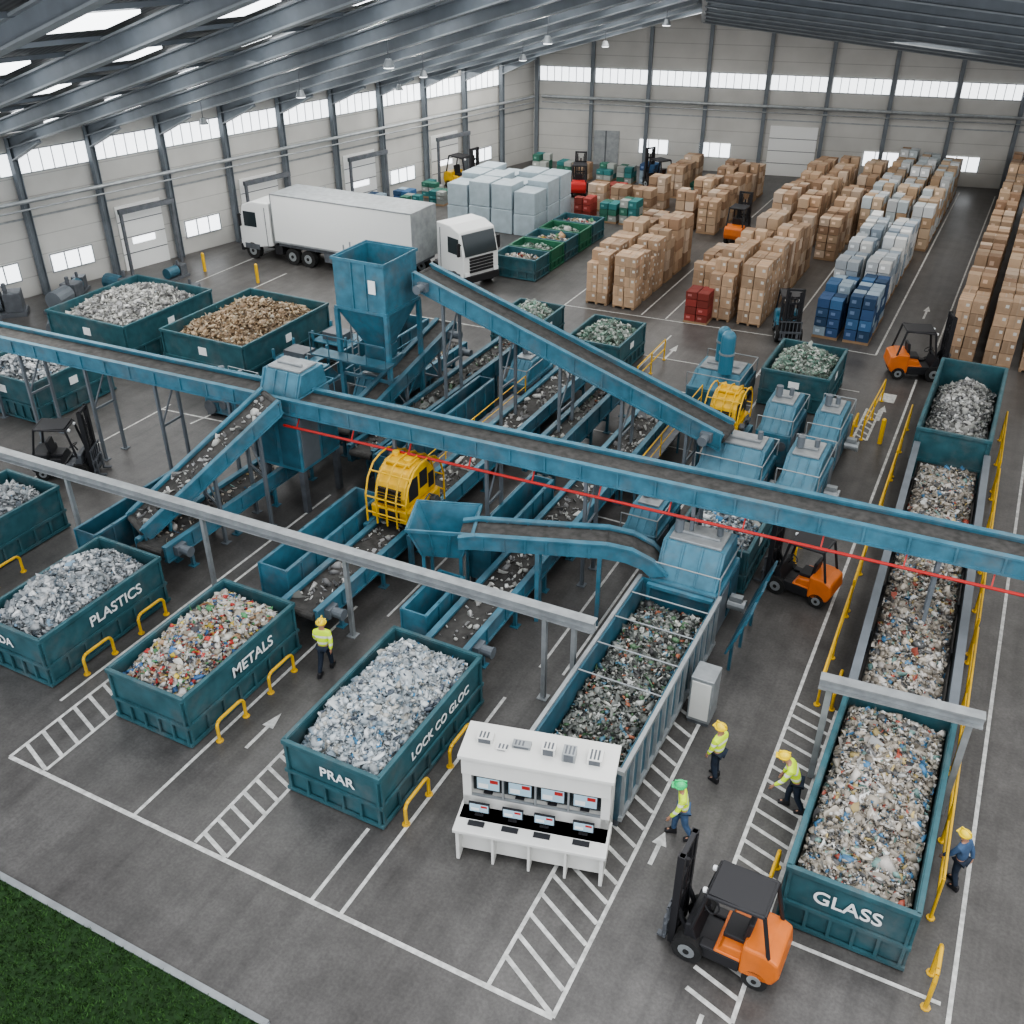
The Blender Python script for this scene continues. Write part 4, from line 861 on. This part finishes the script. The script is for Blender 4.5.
# ---------------------------------------------------------------- stacks
cm=MB(); cm.box(-.5,.5,-.5,.5,0,1); cm.box(-.06,.06,-.502,.502,.0,1.002,1); cm.box(.15,.38,-.506,.506,.5,.75,2); cm.box(-.506,.506,-.35,-.1,.5,.75,2)
ct=mesh_obj('carton',cm,['carton',mat('parcel_tape',(.36,.26,.18),.4),mat('paper_label',(.6,.58,.54),.6)]); cmesh=ct.data; bpy.data.objects.remove(ct)
pm=MB()
for y in (-.55,-.3,0,.3,.55): pm.box(-.6,.6,y-.07,y+.07,.1,.13)
for x in (-.52,0,.52): pm.box(x-.06,x+.06,-.6,.6,0,.1)
po=mesh_obj('pallet',pm,'wood'); pmesh=po.data; bpy.data.objects.remove(po)
def stack_near(x,y,h,label,group,nlay=5,sz=1.2):
    r=root('carton_stack',label,'pallet of boxes',(x,y,0),rad(random.uniform(-2,2)),group=group)
    p=link(bpy.data.objects.new('pallet',pmesh)); p.parent=r
    lh=(h-.14)/nlay
    for k in range(nlay):
        for i in (-1,1):
            for j in (-1,1):
                if k==nlay-1 and random.random()<.1: continue
                c=link(bpy.data.objects.new('carton',cmesh)); c.parent=r; c.location=(i*sz/4+random.uniform(-.012,.012),j*sz/4+random.uniform(-.012,.012),.135+k*lh); c.scale=(sz/2*.95,sz/2*.95,lh*.965); c.rotation_euler=(0,0,random.choice((0,math.pi/2))+random.uniform(-.02,.02))
palc={'brown':[(.41,.285,.19),(.34,.23,.15),(.46,.335,.23),(.28,.18,.115),(.50,.39,.30)],'white':[(.55,.58,.6),(.42,.46,.49),(.66,.67,.66),(.30,.36,.42)],'blue':[(.04,.09,.2),(.05,.13,.26),(.03,.07,.14),(.3,.38,.45)],'mixed':[(.55,.57,.58),(.4,.28,.18),(.45,.5,.52),(.46,.35,.25)],'red':[(.30,.05,.04),(.22,.04,.03)],'green':[(.04,.14,.1),(.04,.17,.17),(.3,.32,.3)]}
def stack_far(x,y,h,pal,label,group,nx=2,ny=2,nl=5,w=1.2,name='carton_stack'):
    V=[];Fq=[];Cs=[]; lh=(h-.14)/nl; tone=random.uniform(.8,1.15)
    def bx(x0,x1,y0,y1,z0,z1,c):
        o=len(V); V.extend([(x0,y0,z0),(x1,y0,z0),(x1,y1,z0),(x0,y1,z0),(x0,y0,z1),(x1,y0,z1),(x1,y1,z1),(x0,y1,z1)])
        for f in ((0,3,2,1),(4,5,6,7),(0,1,5,4),(1,2,6,5),(2,3,7,6),(3,0,4,7)): Fq.append(tuple(o+i for i in f))
        Cs.extend([c]*8)
    bx(-w/2,w/2,-w/2,w/2,0,.12,(.3,.2,.12))
    for k in range(nl):
        for i in range(nx):
            for j in range(ny):
                if k==nl-1 and random.random()<.1: continue
                g=.022; c=np.array(random.choice(palc[pal]))*random.uniform(.85,1.12)*tone; jx,jy=random.uniform(-.01,.01),random.uniform(-.01,.01)
                a0,a1,b0,b1=-w/2+i*w/nx+g+jx,-w/2+(i+1)*w/nx-g+jx,-w/2+j*w/ny+g+jy,-w/2+(j+1)*w/ny-g+jy; z0=.125+k*lh
                bx(a0,a1,b0,b1,z0,z0+lh-.03,tuple(np.clip(c,0,1)))
                if random.random()<.6: bx(a0+.1,a0+.3,b0-.004,b0,z0+lh*.35,z0+lh*.65,tuple(np.clip(c*1.5+.1,0,1)))
    me=bpy.data.meshes.new(name); me.from_pydata(V,[],Fq); me.materials.append(M['attr'])
    a=me.color_attributes.new('Col','FLOAT_COLOR','POINT'); a.data.foreach_set('color',np.c_[np.array(Cs),np.ones(len(Cs))].astype(np.float32).ravel())
    o=link(bpy.data.objects.new(name,me)); o.location=(x,y,0); o.rotation_euler=(0,0,rad(random.uniform(-2,2))); o['label']=label; o['category']='pallet of boxes'; o['group']=group
def block(xs,y0,y1,h,pal,label,group,near=0,dy=1.5,gap=0):
    y=y0
    while y<y1:
        for x in xs:
            if random.random()<gap: continue
            hh=h*random.uniform(.86,1.05)
            if y<near: stack_near(x,y,hh,label,group)
            else: stack_far(x,y,hh,pal,label,group,2,2,random.choice((4,5)))
        y+=dy
block((-18.9,-17.4),47,56.5,3.0,'brown','pallet stacked high with brown cardboard cartons','brown carton stacks',50.5,dy=1.6)
block((-19.3,-17.8),62,74,2.4,'brown','pallet stacked with brown cardboard cartons','brown carton stacks',0,gap=.12,dy=1.75)
block((-22.6,),66,74,2.2,'brown','pallet stacked with brown cardboard cartons','brown carton stacks',0,gap=.1,dy=1.8)
block((-12.5,-10.95),47.6,58.5,3.1,'brown','pallet stacked high with brown cardboard cartons','brown carton stacks',50.9,dy=1.6)
block((-14.0,),49.6,53,2.3,'brown','pallet stacked with brown cardboard cartons','brown carton stacks',50.5)
block((-13.2,-11.7),62,76,3.0,'brown','pallet stacked with brown cardboard cartons','brown carton stacks',0,gap=.08,dy=1.75)
block((-9.9,),60,76,2.8,'brown','pallet stacked with brown cardboard cartons','brown carton stacks',0,gap=.1,dy=1.9)
block((-7.2,-5.75),47.6,51,2.2,'blue','pallet of dark blue plastic crates','blue crate stacks',0)
block((-7.4,-5.9),52.2,62,2.6,'white','pallet of white wrapped goods','white wrapped stacks',0,dy=1.6)
block((-8.4,-6.9,-5.4),64.5,79,2.8,'mixed','pallet of brown and white wrapped boxes','white wrapped stacks',0,gap=.1,dy=1.8)
block((-1.1,.45,2.0),47.6,80,3.0,'brown','pallet stacked high with brown cardboard cartons','brown carton stacks',49.5,dy=1.7)
block((-13.4,),46.6,47,1.8,'red','pallet of red plastic crates','red crate stacks',0)
for i,x in enumerate((-32.6,-31,-29.4,-27.8)):
    for j,y in enumerate((56.6,58.5,60.4)):
        b=MB(); h=3.0 if (i+j)%3 else 2.7; b.box(-.74,.74,-.88,.88,0,h*.5-.02); b.box(-.72,.72,-.85,.85,h*.5,h)
        o=mesh_obj('wrapped_block',b,'pale',bevel=.04); o.location=(x,y,0); o['label']='tall pale blue shrink wrapped block of goods'; o['category']='wrapped goods'; o['group']='pale blue wrapped blocks'
for i in range(5):
    y=49+i*2.0; x=-24.4
    container(x-1.5,x+1.1,y-.9,y+.85,1.2,'small dark green and blue open storage container',nr=3,group='small storage containers',m='green' if i%2 else 'teal',name='storage_container')
    heap(x-1.4,x+1.0,y-.8,y+.75,.7,.4,'greenw' if i%2 else 'metal',120,.17,'mixed goods lying inside a small storage container',floor=.3)
for i in range(9):
    stack_far(-26.0+random.uniform(-.2,.2)+(i%3)*1.6,61.5+(i//3)*2.4,random.uniform(1,1.8),random.choice(('green','brown','red')),'low pallet of mixed coloured crates','mixed crate pallets',2,2,3,name='crate_stack')
for i in range(9):
    stack_far(-34+i*1.7,71.5+random.uniform(-.6,.6),random.uniform(.9,1.6),random.choice(('green','blue','brown','green')),'low pallet of mixed coloured crates','mixed crate pallets',2,2,3,name='crate_stack')
for i in range(10):
    stack_far(-40+i*.25+(i%2)*1.7,50+i*1.45,random.uniform(.8,1.5),random.choice(('green','blue','brown','white')),'low pallet of mixed crates beside the wall','mixed crate pallets',2,2,3,name='crate_stack')
for i,(x,y,s_) in enumerate(((-42.2,36.2,1.0),(-40.2,34.8,.8),(-38.6,37.2,.8),(-45.3,31,1.2),(-43.6,28.6,1),(-41.8,26.2,1),(-41.5,39.5,.7),(-43.2,33.4,1.1),(-44.4,35.2,.8),(-40.8,30.6,.8))):
    r=root('pump_unit','grey compressor unit with motor on a skid','machine',(x,y,0),rad(15*i),scale=s_)
    b=MB(); b.box(-1.1,1.1,-.5,.5,0,.18); part(r,'skid',b,'dsteel')
    b=MB(); b.cyl((-.9,0,.6),(.2,0,.6),.42,14); part(r,'tank',b,'colsteel' if i%2 else 'blue2')
    b=MB(); b.box(.3,1.0,-.4,.4,.18,1.0); b.cyl((.4,0,1.0),(.4,0,1.35),.1,8); part(r,'motor',b,'dsteel',bevel=.03)
for (x,y) in ((-26.5,31.5),(-26.3,34)):
    r=root('frame_rack','blue steel rack of spare machine parts','rack',(x,y,0))
    for a in (-.9,.9):
        for c in (-.7,.7): b=MB(); b.box(a-.05,a+.05,c-.05,c+.05,0,1.6); part(r,'post',b,'blue')
    for z in (.5,1.1): b=MB(); b.box(-.95,.95,-.75,.75,z,z+.06); b.box(-.6,.5,-.4,.4,z+.06,z+.4,1); part(r,'shelf',b,['blue','dsteel'])
for x,y in ((-40.9,41.2),(-36.9,41.0),(-2.9,37)):
    b=MB(); b.cyl((0,0,0),(0,0,1.0),.09,10); b.dome((0,0,1.0),.09,1,10,3); o=mesh_obj('bollard',b,'yellow'); o.location=(x,y,0); o['label']='yellow steel bollard fixed to the floor'; o['category']='bollard'; o['group']='yellow bollards'

# ---------------------------------------------------------------- workers
def skinobj(name,vs,es,rs,m,r,rootv=0,sub=2):
    me=bpy.data.meshes.new(name); me.from_pydata(vs,es,[]); me.materials.append(M[m]); o=link(bpy.data.objects.new(name,me)); o.parent=r
    sk=o.modifiers.new('s','SKIN'); sk.use_smooth_shade=True
    if not me.skin_vertices: 
        b=bmesh.new(); b.from_mesh(me); b.verts.layers.skin.verify(); b.to_mesh(me); b.free()
    for i,rr in enumerate(rs): me.skin_vertices[0].data[i].radius=(rr if isinstance(rr,tuple) else (rr,rr)); me.skin_vertices[0].data[i].use_root=(i==rootv)
    ss=o.modifiers.new('u','SUBSURF'); ss.levels=sub; ss.render_levels=sub
    return o
def worker(x,y,rz,label,helmet='hard_y',trouser='navy',top='hivis',lean=0,stride=.25,arms=(.15,-.15),reach=0,sc=1.0):
    r=root('person',label,'person',(x,y,0),rz,scale=sc)
    def P(zz,f=1): return lean*f*max(0,(zz-.95)/.5)
    V=[(0,0,.96),(0,P(1.15),1.16),(0,P(1.4),1.40),(0,P(1.52)*1.05,1.53-.1*lean),(0,P(1.62)*1.1+.01,1.64-.15*lean),(0,P(1.7)*1.12+.02,1.76-.2*lean)]
    R=[(.15,.11),(.14,.105),(.17,.11),.055,.095,.08]; E=[(0,1),(1,2),(2,3),(3,4),(4,5)]
    hands=[]
    for k,s_ in enumerate((-1,1)):
        n0=len(V); a=arms[k]; sy=P(1.43)
        sh=Vector((s_*.2,sy,1.42-.1*lean)); el=sh+Vector((s_*.06,a*.8+reach*.15,-.28)); wr=el+Vector((-s_*.02,a*.9+.06+reach*.22,-.25+reach*.12)); hd=wr+Vector((0,.02+reach*.05,-.07)); 
        V+=[sh,el,wr,hd]; R+=[.065,.048,.033,(.036,.02)]; E+=[(2,n0),(n0,n0+1),(n0+1,n0+2),(n0+2,n0+3)]
        fd=(hd-wr).normalized()
        for j in range(4):
            n1=len(V); off=Vector((0,(j-1.5)*.02,0)); l=(.035,.042,.04,.03)[j]; V+=[hd+off+fd*.03,hd+off+fd*(.03+l)+Vector((-s_*.012,.004,0)),hd+off+fd*(.025+1.8*l)+Vector((-s_*.03,.006,0))]; R+=[.009,.0085,.007]; E+=[(n0+3,n1),(n1,n1+1),(n1+1,n1+2)]
        n1=len(V); V+=[wr+fd*.03+Vector((-s_*.01,.035,0)),wr+fd*.07+Vector((-s_*.02,.055,0))]; R+=[.011,.009]; E+=[(n0+2,n1),(n1,n1+1)]
        hands.append((sh,el,wr))
    legs=[]
    for s_ in (-1,1):
        n0=len(V); st=stride*s_
        hp=Vector((s_*.09,0,.9)); kn=Vector((s_*.1,st*.55+.05,.5)); an=Vector((s_*.11,st*1.1-.04,.1)); to=Vector((s_*.12,st*1.1+.12,.05))
        V+=[hp,kn,an,to]; R+=[.09,.062,.042,.04]; E+=[(0,n0),(n0,n0+1),(n0+1,n0+2),(n0+2,n0+3)]; legs.append((hp,kn,an,to))
    skinobj('body',V,E,R,'skin',r)
    JV=[(0,0,.92)]+V[1:4]; JR=[(.19,.145),(.175,.135),(.2,.14),.075]; JE=[(0,1),(1,2),(2,3)]
    for sh,el,wr in hands:
        n0=len(JV); JV+=[sh,el,el.lerp(wr,.85)]; JR+=[.088,.066,.05]; JE+=[(2,n0),(n0,n0+1),(n0+1,n0+2)]
    skinobj('jacket',JV,JE,JR,top,r)
    TV=[(0,0,.96)];TR=[(.165,.13)];TE=[]
    for hp,kn,an,to in legs:
        n0=len(TV); TV+=[hp,kn,an+Vector((0,0,.02))]; TR+=[.115,.083,.065]; TE+=[(0,n0),(n0,n0+1),(n0+1,n0+2)]
    skinobj('trousers',TV,TE,TR,trouser,r)
    for hp,kn,an,to in legs:
        b=MB(); ax,ay=an.x,an.y; b.prism([(ay-.09,0),(ay+.2,0),(ay+.21,.06),(ay+.1,.1),(ay+.05,.17),(ay-.08,.17)],ax-.055,ax+.055); part(r,'boot',b,'black',bevel=.02)
    hy=P(1.7)*1.12+.02; hz=1.74-.2*lean
    b=MB(); b.dome((0,hy-.005,hz),.135,1.15,16,6); b.cyl((0,hy+.01,hz-.015),(0,hy+.01,hz+.01),.155,16); b.box(-.09,.09,hy+.1,hy+.2,hz-.02,hz); b.box(-.015,.015,hy-.14,hy+.14,hz+.06,hz+.145); part(r,'helmet',b,helmet,smooth=False)
    b=MB(); fz=hz-.09; b.box(-.05,-.02,hy+.085,hy+.1,fz,fz+.015,1); b.box(.02,.05,hy+.085,hy+.1,fz,fz+.015,1); b.cyl((0,hy+.08,fz-.005),(0,hy+.115,fz-.03),.014,8,0); b.box(-.025,.025,hy+.078,hy+.092,fz-.065,fz-.058,2); b.box(-.108,-.09,hy-.02,hy+.015,fz-.03,fz+.02,0); b.box(.09,.108,hy-.02,hy+.015,fz-.03,fz+.02,0); part(r,'face',b,['skin','black','red'])
    return r
worker(-14.05,16.2,rad(20),'person in yellow hi-vis jacket, dark trousers and yellow helmet walking',stride=.22,arms=(.12,-.12),sc=.96)
worker(-3.4,17.3,rad(70),'person standing in yellow hi-vis jacket, dark trousers and yellow helmet',stride=.06,arms=(.05,.02),sc=.94)
worker(-3.55,15.25,rad(110),'person in yellow hi-vis jacket, jeans and green helmet stepping forward','hard_g','denim',stride=.2,lean=.08,arms=(.12,-.05),sc=.94)
worker(-1.5,17.2,rad(100),'person in hi-vis jacket and yellow helmet leaning and reaching down','hard_y','navy',lean=.24,stride=.18,arms=(.14,.02),reach=.1,sc=.94)
worker(2.08,16.7,rad(60),'person in navy workwear and yellow helmet beside the container','hard_y','navy','denim',stride=.08,lean=.05,sc=.86)

# ---------------------------------------------------------------- lights, world, camera
def area(x,y,z,sx,sy,e,col=(1,.975,.935),rot=(0,0,0)):
    l=bpy.data.lights.new('fill_light','AREA'); l.shape='RECTANGLE'; l.size=sx; l.size_y=sy; l.energy=e; l.color=col  # added fill lamp with no fixture, unseen, to brighten the hall
    o=link(bpy.data.objects.new('fill_light',l)); o.location=(x,y,z); o.rotation_euler=rot; return o
for y in (24,44,64):
    for x in (-35,-22,-9,4):
        zt=min(zl(x,y),zr(x,y) if x>-15 or y>60 else 99,15)-1.6
        if x==-35: zt=7.6
        area(x,y,zt,8,14,(760 if x==-35 else 650)*(1.25 if y==64 else 1))
area(4,8,17,10,14,1350)
w=bpy.data.worlds.new('w'); bpy.context.scene.world=w; w.use_nodes=True
w.node_tree.nodes['Background'].inputs[0].default_value=(.92,.95,1,1); w.node_tree.nodes['Background'].inputs[1].default_value=1.75
H=18.0; f=989.0; th=rad(31.7); ya=rad(27.2)
cam=bpy.data.cameras.new('camera'); c=link(bpy.data.objects.new('camera',cam)); cam.lens=f/1024*36; cam.sensor_width=36; cam.clip_end=300
c.location=(0,0,H); c.rotation_euler=(math.pi/2-th,0,ya)
sc=bpy.context.scene; sc.camera=c
sc.view_settings.look='AgX - Medium High Contrast'
